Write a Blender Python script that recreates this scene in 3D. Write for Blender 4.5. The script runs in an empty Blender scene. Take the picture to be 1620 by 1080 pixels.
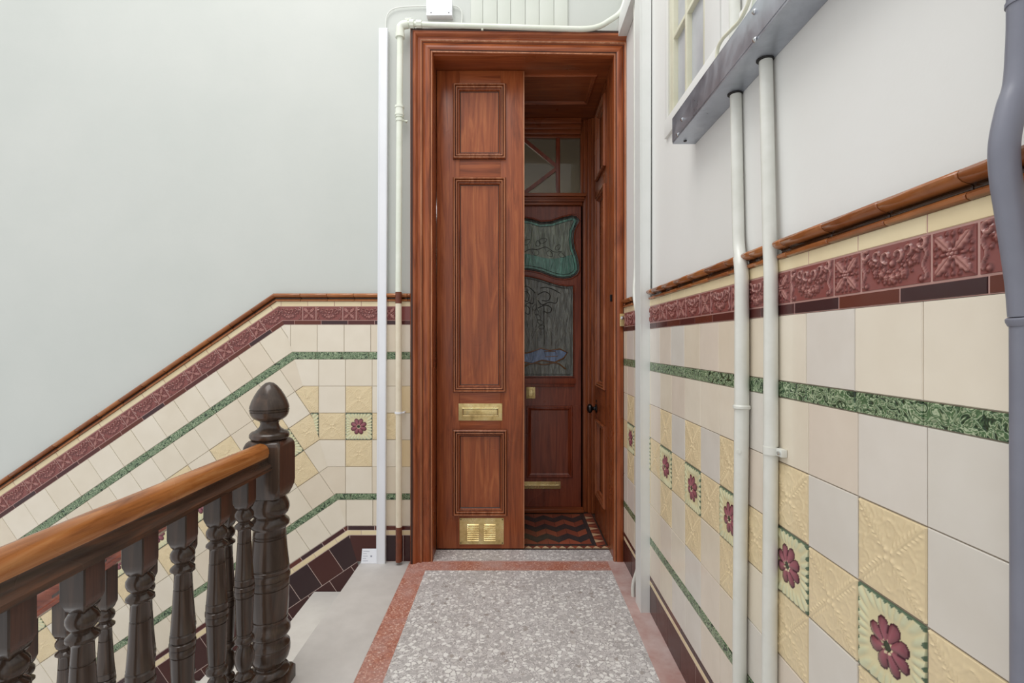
import bpy, bmesh, math, random
import numpy as np
from mathutils import Vector, Matrix, noise
from mathutils.geometry import tessellate_polygon
random.seed(7)
R = math.radians
sc = bpy.context.scene

# ------------------------------------------------------------------ camera
F, D, H, W = 786.0, 2.861, 1.254, 0.653      # focal length (px of 1620), distance to back wall, eye height, right wall
HY = 542.0
cam_d = bpy.data.cameras.new('camera')
cam = bpy.data.objects.new('camera', cam_d)
sc.collection.objects.link(cam)
cam.location = (0, -D, H)
cam.rotation_euler = (R(90), 0, 0)
cam_d.sensor_width = 36.0
cam_d.lens = F / 1620 * 36.0
cam_d.shift_y = (HY - 540) / 1620
cam_d.clip_start = 0.05
sc.camera = cam

# ------------------------------------------------------------------ light
wd = bpy.data.worlds.new('world'); sc.world = wd; wd.use_nodes = True
nt = wd.node_tree; nt.nodes.clear()
wo = nt.nodes.new('ShaderNodeOutputWorld'); wb = nt.nodes.new('ShaderNodeBackground')
wb.inputs[0].default_value = (0.985, 0.99, 1.0, 1); wb.inputs[1].default_value = 0.84
nt.links.new(wb.outputs[0], wo.inputs[0])

def area(name, loc, target, sx, sy, power, col=(1, 1, 1)):
    l = bpy.data.lights.new(name, 'AREA'); l.shape = 'RECTANGLE'; l.size = sx; l.size_y = sy
    l.energy = power; l.color = col
    o = bpy.data.objects.new(name, l); sc.collection.objects.link(o)
    o.location = loc
    o.rotation_euler = (Vector(target) - Vector(loc)).to_track_quat('-Z', 'Y').to_euler()
    return o
area('skylight', (-1.3, -1.9, 5.6), (-0.5, -1.0, 0.6), 2.6, 2.6, 95, (1, 0.985, 0.96))
area('hall_fill_light', (-0.38, 3.3, 2.9), (-0.38, 3.2, 0), 0.5, 0.5, 22, (1, 0.95, 0.88))  # unseen fill light added to brighten the hall behind the inner door

sc.view_settings.view_transform = 'Standard'
sc.view_settings.look = 'None'
sc.view_settings.gamma = 1
sc.view_settings.use_curve_mapping = False
sc.view_settings.exposure = 0.14

# ------------------------------------------------------------------ materials
def srgb(r, g, b):
    f = lambda c: (c / 255 / 12.92) if c / 255 <= .04045 else ((c / 255 + .055) / 1.055) ** 2.4
    return (f(r), f(g), f(b), 1)

class Mat:
    def __init__(s, name, col=(.8, .8, .8, 1), rough=.5, metal=0, spec=.5):
        s.m = bpy.data.materials.new(name); s.m.use_nodes = True
        s.nt = s.m.node_tree; s.b = s.nt.nodes['Principled BSDF']
        s.b.inputs['Base Color'].default_value = col
        s.b.inputs['Roughness'].default_value = rough
        s.b.inputs['Metallic'].default_value = metal
        s.b.inputs['Specular IOR Level'].default_value = spec
        s.m.diffuse_color = col
    def n(s, t, **kw):
        nd = s.nt.nodes.new(t)
        for k, v in kw.items():
            if k.startswith('i_'):
                key = k[2:].replace('_', ' ')
                nd.inputs[key].default_value = v
            else: setattr(nd, k, v)
        return nd
    def l(s, a, b): s.nt.links.new(a, b)
    def coord(s, scale=(1, 1, 1), kind='Object', rot=(0, 0, 0)):
        tc = s.n('ShaderNodeTexCoord'); mp = s.n('ShaderNodeMapping')
        mp.inputs['Scale'].default_value = scale; mp.inputs['Rotation'].default_value = rot
        s.l(tc.outputs[kind], mp.inputs[0]); return mp.outputs[0]
    def ramp(s, src, stops, interp='LINEAR'):
        r = s.n('ShaderNodeValToRGB'); r.color_ramp.interpolation = interp
        e = r.color_ramp.elements
        while len(e) < len(stops): e.new(.5)
        for i, (p, c) in enumerate(stops): e[i].position = p; e[i].color = c
        s.l(src, r.inputs[0]); return r.outputs[0]
    def noise(s, vec, scale, detail=4, rough=.5, dist=0):
        n = s.n('ShaderNodeTexNoise'); n.inputs['Scale'].default_value = scale
        n.inputs['Detail'].default_value = detail; n.inputs['Roughness'].default_value = rough
        n.inputs['Distortion'].default_value = dist
        if vec: s.l(vec, n.inputs['Vector'])
        return n.outputs[0]
    def mix(s, a, b, fac, mode='MIX'):
        m = s.n('ShaderNodeMix', data_type='RGBA', blend_type=mode)
        for src, i in ((fac, 0), (a, 6), (b, 7)):
            if isinstance(src, (int, float)) or isinstance(src, tuple): m.inputs[i].default_value = src
            else: s.l(src, m.inputs[i])
        return m.outputs[2]
    def bump(s, src, strength=.2, dist=.01):
        b = s.n('ShaderNodeBump'); b.inputs['Strength'].default_value = strength
        b.inputs['Distance'].default_value = dist
        s.l(src, b.inputs['Height']); s.l(b.outputs[0], s.b.inputs['Normal'])
    def base(s, src): s.l(src, s.b.inputs['Base Color'])

def mat_plaster(name, col, col2):
    m = Mat(name, col, .55, spec=.3); v = m.coord()
    n = m.noise(v, 1.3, 5, .6); n2 = m.noise(v, 30, 4, .6)
    m.base(m.ramp(n, [(.35, col), (.7, col2)]))
    m.bump(n2, .12, .004); return m.m
M = {}
M['plaster'] = mat_plaster('pale_green_paint', srgb(200, 204, 199), srgb(206, 209, 204))
M['plaster_r'] = mat_plaster('off_white_paint', srgb(226, 226, 222), srgb(231, 231, 228))
M['board'] = mat_plaster('painted_boards', srgb(220, 224, 216), srgb(208, 214, 204))

def mat_ceramic():
    m = Mat('glazed_ceramic', rough=.16)
    a = m.n('ShaderNodeAttribute', attribute_name='Col')
    v = m.coord(); n = m.noise(v, 9, 3, .5); n2 = m.noise(v, 60, 3, .6)
    m.base(m.mix(a.outputs['Color'], m.ramp(n, [(.3, (.90, .88, .85, 1)), (.7, (1, 1, 1, 1))]), .5, 'MULTIPLY'))
    m.bump(n, .10, .02)
    m.b.inputs['Specular IOR Level'].default_value = .4
    m.b.inputs['Roughness'].default_value = .2
    return m.m
M['ceramic'] = mat_ceramic()
def mat_green():
    m = Mat('green_relief_glaze', rough=.18)
    v = m.coord((1, 1, 1), 'UV')
    n = m.noise(v, 40, 1.5, .5, 2.6)
    m.base(m.ramp(n, [(.36, srgb(38, 56, 40)), (.44, srgb(74, 104, 70)), (.50, srgb(184, 196, 164)), (.54, srgb(96, 126, 88)), (.60, srgb(58, 88, 56)), (.66, srgb(164, 178, 144)), (.71, srgb(50, 74, 48))]))
    m.bump(n, .5, .006); return m.m
M['green'] = mat_green()
def mat_brown_glaze():
    m = Mat('amber_brown_glaze', rough=.12)
    a = m.n('ShaderNodeAttribute', attribute_name='Col'); v = m.coord()
    n = m.noise(v, 25, 3, .6)
    m.base(m.mix(a.outputs['Color'], m.ramp(n, [(.3, (.6, .56, .54, 1)), (.7, (1, 1, 1, 1))]), .6, 'MULTIPLY'))
    return m.m
M['amber'] = mat_brown_glaze()

def simple(name, col, rough=.5, metal=0, bumpy=0, sc_=20, c2=None, spec=.5):
    m = Mat(name, col, rough, metal, spec)
    v = m.coord(); n = m.noise(v, sc_, 4, .6)
    if c2: m.base(m.ramp(n, [(.35, col), (.68, c2)]))
    if bumpy: m.bump(n, bumpy, .004)
    return m.m
def mat_wood(name, cd, cm, cl, axis=2, rough=.3, scale=1.0, bmp=.06, fine=.6):
    m = Mat(name, cm, rough, spec=.45)
    s = [16 * scale] * 3; s[axis] = 1.3 * scale
    v = m.coord(tuple(s))
    n = m.noise(v, 1.6, 5, .6, 1.6)
    s2 = [120 * scale] * 3; s2[axis] = 4 * scale
    n2 = m.noise(m.coord(tuple(s2)), 1.0, 3, .6)
    n3 = m.noise(m.coord(), 2.2, 3, .6)
    c = m.ramp(n, [(.28, cd), (.5, cm), (.72, cl)])
    c = m.mix(c, m.ramp(n2, [(.35, (.72, .69, .67, 1)), (.6, (1, 1, 1, 1))]), fine, 'MULTIPLY')
    c = m.mix(c, m.ramp(n3, [(.35, (.78, .74, .72, 1)), (.65, (1, 1, 1, 1))]), .5, 'MULTIPLY')
    m.base(c)
    if bmp: m.bump(n2, bmp, .002)
    m.l(m.ramp(n3, [(.3, (rough - .06,) * 3 + (1,)), (.7, (rough + .12,) * 3 + (1,))]), m.b.inputs['Roughness'])
    return m.m
wd_c = (srgb(118, 58, 29), srgb(154, 80, 43), srgb(178, 102, 58))
M['groove'] = simple('dark_brown_in_grooves', srgb(58, 34, 25), .35)  # darker brown along the narrow grooves of mouldings and letter flap
M['wood_z'] = mat_wood('varnished_red_brown_wood_upright', *wd_c, axis=2)
M['wood_x'] = mat_wood('varnished_red_brown_wood_level', *wd_c, axis=0)
M['wood_y'] = mat_wood('varnished_red_brown_wood_deep', *wd_c, axis=1)
M['crest'] = mat_wood('highlit_and_worn_arris_wood', srgb(150, 94, 62), srgb(182, 122, 86), srgb(204, 150, 116), axis=2, rough=.2)  # lighter tone paints highlights along moulding crests, together with worn pale edges
wd_p = (srgb(124, 62, 32), srgb(158, 84, 46), srgb(190, 114, 66))
M['wood_panel'] = mat_wood('varnished_figured_panel_wood', *wd_p, axis=2, scale=.7)
wd_i = (srgb(110, 48, 29), srgb(144, 68, 42), srgb(164, 84, 54))
M['wood_in'] = mat_wood('dark_red_inner_wood', *wd_i, axis=2, rough=.28)
M['wood_mould'] = mat_wood('glossy_moulding_wood', srgb(114, 56, 30), srgb(146, 78, 44), srgb(172, 104, 64), axis=2, rough=.2)
M['wood_dark'] = mat_wood('dark_baluster_wood', srgb(54, 44, 38), srgb(70, 58, 50), srgb(92, 74, 62), axis=2, rough=.16, scale=.8, bmp=0, fine=.25)
M['wood_block'] = mat_wood('red_brown_block_face_wood', srgb(60, 42, 35), srgb(80, 54, 44), srgb(98, 66, 52), axis=2, rough=.3, scale=1.5)  # redder brown for the right-hand faces of the square blocks
M['wood_dark_y'] = mat_wood('dark_rail_moulding_wood', srgb(46, 38, 33), srgb(70, 56, 47), srgb(108, 72, 52), axis=1, rough=.2)
M['wood_red_x'] = mat_wood('red_brown_rail_wood', srgb(84, 38, 24), srgb(120, 56, 34), srgb(150, 80, 50), axis=0, rough=.26)
M['handrail'] = mat_wood('amber_worn_handrail_wood', srgb(124, 72, 34), srgb(176, 112, 60), srgb(204, 150, 98), axis=1, rough=.22)
M['white_plastic'] = simple('white_plastic', srgb(236, 238, 242), .35, c2=srgb(230, 232, 237), sc_=3)
M['pipe_paint'] = simple('pale_green_gloss_paint', srgb(232, 236, 224), .3, bumpy=.25, c2=srgb(222, 228, 212), sc_=10)
M['cream_paint'] = simple('cream_green_gloss_paint', srgb(224, 222, 200), .35, bumpy=.15, c2=srgb(216, 214, 190), sc_=10)
M['pipe_white'] = simple('greyish_white_gloss_paint', srgb(228, 229, 222), .28, bumpy=.3, c2=srgb(216, 217, 208), sc_=10)
M['pipe_cream'] = simple('cream_gloss_paint', srgb(232, 222, 200), .3, bumpy=.2, c2=srgb(222, 210, 186), sc_=12)
M['pipe_brown'] = simple('brown_gloss_paint', srgb(122, 62, 36), .3, bumpy=.2, c2=srgb(96, 48, 28), sc_=30)
M['pipe_grey'] = simple('grey_plastic_pipe', srgb(128, 130, 142), .38, c2=srgb(118, 120, 132), sc_=8)
M['cable'] = simple('pale_cable_sheath', srgb(225, 228, 222), .4)
M['trunk_paint'] = simple('white_painted_trunking', srgb(230, 232, 229), .4, c2=srgb(222, 225, 221), sc_=4)
M['rubber'] = simple('black_rubber', srgb(28, 28, 28), .6)
M['dark_metal'] = simple('dark_iron', srgb(44, 42, 42), .3, .7, bumpy=.2)
M['screw'] = simple('bright_zinc', srgb(200, 202, 204), .25, 1)
def mat_galv():
    m = Mat('galvanised_steel', srgb(178, 182, 188), .34, .7); v = m.coord()
    n = m.noise(v, 7, 5, .65, .5); n2 = m.noise(m.coord((1, .15, 1)), 60, 3, .5)
    m.base(m.ramp(n, [(.3, srgb(156, 162, 174)), (.6, srgb(190, 196, 206)), (.75, srgb(218, 222, 228))]))
    m.l(m.ramp(n, [(.3, (.24,) * 3 + (1,)), (.7, (.5,) * 3 + (1,))]), m.b.inputs['Roughness'])
    m.bump(n2, .05, .002); return m.m
M['galv'] = mat_galv()
def mat_brass():
    m = Mat('aged_brass', srgb(206, 178, 112), .32, .55); v = m.coord()
    n = m.noise(v, 14, 5, .65)
    m.base(m.ramp(n, [(.28, srgb(160, 134, 84)), (.46, srgb(210, 186, 126)), (.72, srgb(230, 212, 160))]))
    m.l(m.ramp(n, [(.3, (.45,) * 3 + (1,)), (.7, (.2,) * 3 + (1,))]), m.b.inputs['Roughness'])
    return m.m
M['brass'] = mat_brass()
def mat_terrazzo():
    m = Mat('grey_white_terrazzo', rough=.42); v = m.coord()
    vo = m.n('ShaderNodeTexVoronoi', feature='F1'); vo.inputs['Scale'].default_value = 50
    vo.inputs['Randomness'].default_value = 1
    m.l(v, vo.inputs['Vector'])
    ve = m.n('ShaderNodeTexVoronoi', feature='DISTANCE_TO_EDGE'); ve.inputs['Scale'].default_value = 50
    m.l(v, ve.inputs['Vector'])
    bw = m.n('ShaderNodeSeparateColor'); m.l(vo.outputs['Color'], bw.inputs[0])
    chip = m.ramp(bw.outputs[0], [(0, srgb(178, 175, 174)), (.3, srgb(200, 196, 195)), (.5, srgb(214, 211, 209)), (.62, srgb(242, 241, 239)), (.9, srgb(236, 235, 232)), (.99, srgb(160, 152, 147))])
    fine = m.n('ShaderNodeTexVoronoi', feature='F1'); fine.inputs['Scale'].default_value = 210
    m.l(v, fine.inputs['Vector'])
    bw2 = m.n('ShaderNodeSeparateColor'); m.l(fine.outputs['Color'], bw2.inputs[0])
    matrix = m.ramp(bw2.outputs[1], [(0, srgb(158, 154, 153)), (.5, srgb(190, 186, 186)), (.9, srgb(226, 223, 222))])
    edge = m.ramp(ve.outputs[0], [(.08, (0, 0, 0, 1)), (.16, (1, 1, 1, 1))])
    c = m.mix(matrix, chip, edge)
    big = m.noise(v, 2.0, 4, .6)
    c = m.mix(c, m.ramp(big, [(.35, (.92, .91, .90, 1)), (.65, (1, 1, 1, 1))]), .8, 'MULTIPLY')
    m.base(c); return m.m
M['terrazzo'] = mat_terrazzo()
def mat_redstrip():
    m = Mat('red_terrazzo', rough=.5); v = m.coord()
    vo = m.n('ShaderNodeTexVoronoi', feature='F1'); vo.inputs['Scale'].default_value = 170
    m.l(v, vo.inputs['Vector'])
    s = m.n('ShaderNodeSeparateColor'); m.l(vo.outputs['Color'], s.inputs[0])
    c = m.ramp(s.outputs[0], [(0, srgb(156, 92, 74)), (.5, srgb(178, 112, 92)), (.85, srgb(198, 140, 120)), (1, srgb(222, 190, 174))])
    n = m.noise(v, 5, 5, .65)
    c = m.mix(c, srgb(196, 170, 166), m.ramp(n, [(.42, (0, 0, 0, 1)), (.75, (.75, .75, .75, 1))]))
    m.base(c); return m.m
M['redstrip'] = mat_redstrip()
M['redstrip_worn'] = simple('dusty_pink_red_cement', srgb(184, 146, 138), .6, c2=srgb(204, 182, 177), sc_=9, bumpy=.05)
M['stone'] = simple('worn_grey_stone', srgb(194, 190, 186), .62, bumpy=.15, sc_=4, c2=srgb(212, 208, 204))
M['stone_step'] = simple('pale_stone_tread', srgb(212, 208, 202), .62, bumpy=.15, sc_=7, c2=srgb(224, 221, 215))
M['paper'] = simple('white_paper', srgb(234, 236, 242), .7)
M['ink'] = simple('grey_print', srgb(150, 154, 168), .8)
M['hall_wall'] = simple('hall_wall_paint', srgb(190, 184, 170), .7)
def mat_glass(name, col, rough, alpha, bump_s=0, wave=False):
    m = Mat(name, col, rough, spec=.6)
    m.b.inputs['Alpha'].default_value = alpha
    if bump_s:
        v = m.coord((1, 1, .22)); n = m.noise(v, 42, 3, .6, .6)
        m.bump(n, bump_s, .01)
        m.base(m.ramp(n, [(.35, tuple(c * .55 for c in col[:3]) + (1,)), (.55, col), (.72, tuple(min(1, c * 1.7) for c in col[:3]) + (1,))]))
    return m.m
M['fan_glass'] = mat_glass('fanlight_glass', srgb(60, 58, 52), .04, .45)
M['lead_glass'] = mat_glass('rippled_obscure_glass', srgb(118, 122, 114), .1, .9, .6)
M['teal_glass'] = mat_glass('teal_stained_glass', srgb(92, 150, 132), .12, .96, .4)
M['pale_glass'] = mat_glass('pale_green_stained_glass', srgb(134, 146, 128), .12, .95, .5)
M['blue_glass'] = mat_glass('blue_stained_glass', srgb(110, 134, 172), .12, .97, .4)
M['leading'] = simple('dark_leading', srgb(40, 36, 28), .4, .3)
M['amber_line'] = simple('amber_stained_line', srgb(120, 80, 40), .25)
M['win_glass'] = simple('frosted_window_glass', srgb(188, 190, 194), .3, c2=srgb(174, 177, 182), sc_=8)
M['flower_tile'] = M['ceramic']

# ------------------------------------------------------------------ mesh builder
class MB:
    def __init__(s): s.v = []; s.f = []; s.c = []; s.mi = []; s.sm = []; s.uv = {}
    def add(s, vs, fs, col=(1, 1, 1), mi=0, smooth=False, uvs=None):
        o = len(s.v); s.v += [tuple(p) for p in vs]
        if len(col) == len(vs) and not isinstance(col[0], (int, float)): s.c += [tuple(c) for c in col]
        else: s.c += [tuple(col[:3])] * len(vs)
        for f in fs:
            s.f.append([i + o for i in f]); s.mi.append(mi); s.sm.append(smooth)
        if uvs:
            for i, q in enumerate(uvs): s.uv[o + i] = q
    def box(s, x0, x1, y0, y1, z0, z1, c=0.0, mi=0, col=(1, 1, 1)):
        x0, x1 = sorted((x0, x1)); y0, y1 = sorted((y0, y1)); z0, z1 = sorted((z0, z1))
        c = min(c, (x1 - x0) * .45, (y1 - y0) * .45, (z1 - z0) * .45)
        if c <= 0:
            vs = [(x, y, z) for x in (x0, x1) for y in (y0, y1) for z in (z0, z1)]
            fs = [(0, 1, 3, 2), (4, 6, 7, 5), (0, 4, 5, 1), (2, 3, 7, 6), (0, 2, 6, 4), (1, 5, 7, 3)]
            s.add(vs, fs, col, mi); return
        bm = bmesh.new()
        bmesh.ops.create_cube(bm, size=1)
        for v in bm.verts:
            v.co = Vector(((x0 + x1) / 2 + v.co.x * (x1 - x0), (y0 + y1) / 2 + v.co.y * (y1 - y0), (z0 + z1) / 2 + v.co.z * (z1 - z0)))
        bmesh.ops.bevel(bm, geom=list(bm.edges), offset=c, segments=2, affect='EDGES', profile=.6)
        bm.verts.index_update()
        s.add([v.co[:] for v in bm.verts], [[v.index for v in f.verts] for f in bm.faces], col, mi)
        bm.free()
    def lathe(s, prof, cx=0, cy=0, seg=28, mi=0, col=(1, 1, 1), cap=True):
        vs = []
        for r, z in prof:
            for i in range(seg):
                a = 2 * math.pi * i / seg; vs.append((cx + r * math.cos(a), cy + r * math.sin(a), z))
        fs = []
        for j in range(len(prof) - 1):
            for i in range(seg):
                k = (i + 1) % seg
                fs.append((j * seg + i, j * seg + k, (j + 1) * seg + k, (j + 1) * seg + i))
        s.add(vs, fs, col, mi, True)
        o = len(s.v) - len(vs)
        if cap:
            n = len(prof)
            s.f.append([o + i for i in range(seg)][::-1]); s.mi.append(mi); s.sm.append(False)
            s.f.append([o + (n - 1) * seg + i for i in range(seg)]); s.mi.append(mi); s.sm.append(False)
    def tube(s, pts, r, seg=14, mi=0, col=(1, 1, 1), fil=0.0, closed=False):
        pts = [Vector(p) for p in pts]
        rr = r if isinstance(r, (list, tuple)) else [r] * len(pts)
        if fil > 0:
            np_, nr = [pts[0]], [rr[0]]
            for i in range(1, len(pts) - 1):
                a, b, c = pts[i - 1], pts[i], pts[i + 1]
                d1 = (a - b); d2 = (c - b); q = min(fil, d1.length * .49, d2.length * .49)
                p0 = b + d1.normalized() * q; p2 = b + d2.normalized() * q
                for k in range(7):
                    t = k / 6; np_.append(p0 * (1 - t) ** 2 + b * 2 * t * (1 - t) + p2 * t * t); nr.append(rr[i])
            np_.append(pts[-1]); nr.append(rr[-1]); pts, rr = np_, nr
        n = len(pts); vs = []; ref = None
        for i, p in enumerate(pts):
            if closed: t = (pts[(i + 1) % n] - pts[i - 1]).normalized()
            else: t = (pts[min(i + 1, n - 1)] - pts[max(i - 1, 0)]).normalized()
            if ref is None:
                ref = t.orthogonal().normalized()
            ref = (ref - t * ref.dot(t)).normalized(); b = t.cross(ref)
            for k in range(seg):
                a = 2 * math.pi * k / seg
                vs.append(p + ref * (rr[i] * math.cos(a)) + b * (rr[i] * math.sin(a)))
        fs = []
        for i in range(n if closed else n - 1):
            j = (i + 1) % n
            for k in range(seg):
                m = (k + 1) % seg
                fs.append((i * seg + k, i * seg + m, j * seg + m, j * seg + k))
        s.add(vs, fs, col, mi, True); o = len(s.v) - len(vs)
        if not closed:
            s.f.append([o + k for k in range(seg)][::-1]); s.mi.append(mi); s.sm.append(False)
            s.f.append([o + (n - 1) * seg + k for k in range(seg)]); s.mi.append(mi); s.sm.append(False)
    def loft(s, rings, mi=0, col=(1, 1, 1), smooth=False, cap=(True, True)):
        n = len(rings[0]); vs = [p for r in rings for p in r]; fs = []
        for j in range(len(rings) - 1):
            for i in range(n):
                k = (i + 1) % n; fs.append((j * n + i, j * n + k, (j + 1) * n + k, (j + 1) * n + i))
        if cap[0]: fs.append(tuple(range(n))[::-1])
        if cap[1]: fs.append(tuple((len(rings) - 1) * n + i for i in range(n)))
        s.add(vs, fs, col, mi, smooth)
    def rect_mould(s, x0, x1, z0, z1, y, prof, sgn=-1, mi=0, plane='xz', grooves=(), crest=()):
        # prof: (inset from the outer edge, height off the surface)
        rings = []
        for t, h in prof:
            a = [(x0 + t, z0 + t), (x1 - t, z0 + t), (x1 - t, z1 - t), (x0 + t, z1 - t)]
            if plane == 'xz': rings.append([(p, y + sgn * h, q) for p, q in a])
            elif plane == 'yz': rings.append([(y + sgn * h, p, q) for p, q in a])
            else: rings.append([(p, q, y + sgn * h) for p, q in a])
        for j in range(len(rings) - 1):
            s.loft([rings[j], rings[j + 1]], 1 if j in grooves else (2 if j in crest else mi), cap=(False, False))
    def build(s, name, mats, parent=None, fixn=True, bis=None):
        me = bpy.data.meshes.new(name)
        me.from_pydata(s.v, [], s.f)
        if not isinstance(mats, (list, tuple)): mats = [mats]
        for m in mats: me.materials.append(m)
        me.polygons.foreach_set('material_index', s.mi)
        me.polygons.foreach_set('use_smooth', s.sm)
        at = me.color_attributes.new('Col', 'FLOAT_COLOR', 'POINT')
        arr = np.ones((len(s.v), 4), dtype=np.float32); arr[:, :3] = np.array(s.c, dtype=np.float32)
        at.data.foreach_set('color', arr.ravel())
        if s.uv:
            ul = me.uv_layers.new(name='UVMap')
            for lp in me.loops:
                q = s.uv.get(lp.vertex_index)
                if q: ul.data[lp.index].uv = q
        if fixn or bis:
            bm = bmesh.new(); bm.from_mesh(me)
            if bis:
                for co, no in bis:
                    bmesh.ops.bisect_plane(bm, geom=list(bm.verts) + list(bm.edges) + list(bm.faces), plane_co=co, plane_no=no, clear_outer=True)
            if fixn: bmesh.ops.recalc_face_normals(bm, faces=list(bm.faces))
            bm.to_mesh(me); bm.free()
        me.set_sharp_from_angle(angle=R(38))
        me.update()
        o = bpy.data.objects.new(name, me); sc.collection.objects.link(o)
        if parent: o.parent = parent
        return o

def tag(o, label=None, cat=None, group=None, kind=None):
    if label: o['label'] = label
    if cat: o['category'] = cat
    if group: o['group'] = group
    if kind: o['kind'] = kind
    return o
def empty(name, loc=(0, 0, 0)):
    o = bpy.data.objects.new(name, None); sc.collection.objects.link(o); o.location = loc
    o.empty_display_size = .1
    return o
class Local:
    """mesh builder that is linked under an empty placed at base: coordinates stay world coordinates"""
def part(mb, name, mats, root, label=None, **kw):
    loc = Vector((0, 0, 0)); p = root
    while p is not None: loc += Vector(p.location); p = p.parent
    if loc.length: mb.v = [(a - loc.x, b - loc.y, c - loc.z) for a, b, c in mb.v]
    o = mb.build(name, mats, root, **kw)
    if label: o['label'] = label
    return o

# a photo point at depth d -> world
def P(x, y, d): return ((x - 810) * d / F, d - D, H - (y - HY) * d / F)
SB = F / D
bx = lambda x: (x - 810) / SB
bz = lambda y: H - (y - HY) / SB

# ------------------------------------------------------------------ walls
OL, OR_, OT = -.459, .588, 2.907         # door opening
mb = MB()
mb.box(-4.6, OL - .05, 0, .12, -3.4, 4.4); mb.box(OL - .05, OR_ + .05, 0, .12, OT + .03, 4.4); mb.box(OR_ + .05, W + .1, 0, .12, -.2, 4.4)
wall_back = mb.build('wall_back', M['plaster'])
tag(wall_back, 'pale green-white painted stairwell wall around the storm doors', 'wall', kind='structure')
# right wall with a window hole
wy0, wy1, wz0, wz1 = -1.19, -.796, 2.185, 3.02
mb = MB()
mb.box(W, W + .14, wy1, .0, -.2, 4.4); mb.box(W, W + .14, -4.4, wy0, -.2, 4.4)
mb.box(W, W + .14, wy0, wy1, -.2, wz0); mb.box(W, W + .14, wy0, wy1, wz1, 4.4)
wall_right = mb.build('wall_right', M['plaster_r'])
tag(wall_right, 'off-white painted right-hand wall above the tiled dado', 'wall', kind='structure')

# ------------------------------------------------------------------ tiled dado
CREAM = [srgb(229, 219, 200)[:3], srgb(226, 214, 194)[:3], srgb(232, 223, 206)[:3]]
CREAM_G = [srgb(221, 216, 207)[:3], srgb(224, 218, 209)[:3]]
CREAM_P = [srgb(225, 213, 198)[:3], srgb(228, 217, 202)[:3]]
BEIGE = np.array(srgb(232, 213, 174)[:3])
MAROON = [srgb(84, 40, 36)[:3], srgb(72, 33, 33)[:3], srgb(98, 48, 36)[:3], srgb(62, 38, 40)[:3]]
MAROON_D = [srgb(66, 34, 33)[:3], srgb(58, 30, 31)[:3], srgb(74, 36, 32)[:3], srgb(52, 32, 35)[:3]]
STRIP = [srgb(236, 220, 182)[:3], srgb(232, 214, 174)[:3]]
G = .0009
def tile(mb, Fm, u0, u1, v0, v1, h, col, tilt=.00025, mi=0):
    a = G * (1.15 if col[0] < .2 else 1); b = a + .0013; t = [random.uniform(-tilt, tilt) for _ in range(3)]
    vs = []
    for (uu0, uu1, vv0, vv1, hh) in ((u0 + a, u1 - a, v0 + a, v1 - a, h - .0016), (u0 + b, u1 - b, v0 + b, v1 - b, h)):
        for k, (u, v) in enumerate(((uu0, vv0), (uu1, vv0), (uu1, vv1), (uu0, vv1))):
            hh2 = hh + (t[0] + (t[1] if k in (1, 2) else 0) + (t[2] if k > 1 else 0) if hh == h else 0)
            vs.append(Fm(u, v, hh2))
    # skirt down to grout
    for k in range(4):
        u, v = ((u0 + a, v0 + a), (u1 - a, v0 + a), (u1 - a, v1 - a), (u0 + a, v1 - a))[k]
        vs.append(Fm(u, v, h - .005))
    fs = [(4, 5, 6, 7)]
    for k in range(4):
        m = (k + 1) % 4; fs.append((k, m, 4 + m, 4 + k)); fs.append((8 + k, 8 + m, m, k))
    uv = [(u0, v0), (u1, v0), (u1, v1), (u0, v1)] * 3
    mb.add(vs, fs, col, mi, False, uv)
def relief(mb, Fm, u0, u1, v0, v1, h, hf, nu, nv, flip=False):
    """hf(x,y) -> (height, colour arrays); x,y metres from tile centre"""
    a = G
    us = np.linspace(u0 + a, u1 - a, nu); vs_ = np.linspace(v0 + a, v1 - a, nv)
    U, V = np.meshgrid(us, vs_, indexing='ij')
    x = U - (u0 + u1) / 2; y = V - (v0 + v1) / 2
    if flip: x = -x
    hh, col = hf(x, y)
    edge = np.minimum(np.minimum(U - us[0], us[-1] - U), np.minimum(V - vs_[0], vs_[-1] - V))
    hh = hh * np.clip(edge / .004, 0, 1) + h - np.where(edge < 1e-6, .004, 0)
    vs = [Fm(float(U[i, j]), float(V[i, j]), float(hh[i, j])) for i in range(nu) for j in range(nv)]
    fs = [(i * nv + j, (i + 1) * nv + j, (i + 1) * nv + j + 1, i * nv + j + 1) for i in range(nu - 1) for j in range(nv - 1)]
    mb.add(vs, fs, col.reshape(-1, 3).tolist(), 0, True)
def G2(x, y, cx, cy, r): return np.exp(-((x - cx) ** 2 + (y - cy) ** 2) / (r * r))
def ring(x, y, cx, cy, Rr, w): return np.exp(-((np.hypot(x - cx, y - cy) - Rr) / w) ** 2)
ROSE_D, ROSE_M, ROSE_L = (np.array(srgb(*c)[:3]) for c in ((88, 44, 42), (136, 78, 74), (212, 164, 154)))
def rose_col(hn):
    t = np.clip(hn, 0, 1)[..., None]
    return np.where(t < .45, ROSE_M + (ROSE_D - ROSE_M) * np.clip((t - .03) / .12, 0, 1) * (1 - np.clip((t - .15) / .3, 0, 1)), ROSE_M + (ROSE_L - ROSE_M) * (t - .45) / .55)
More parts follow.
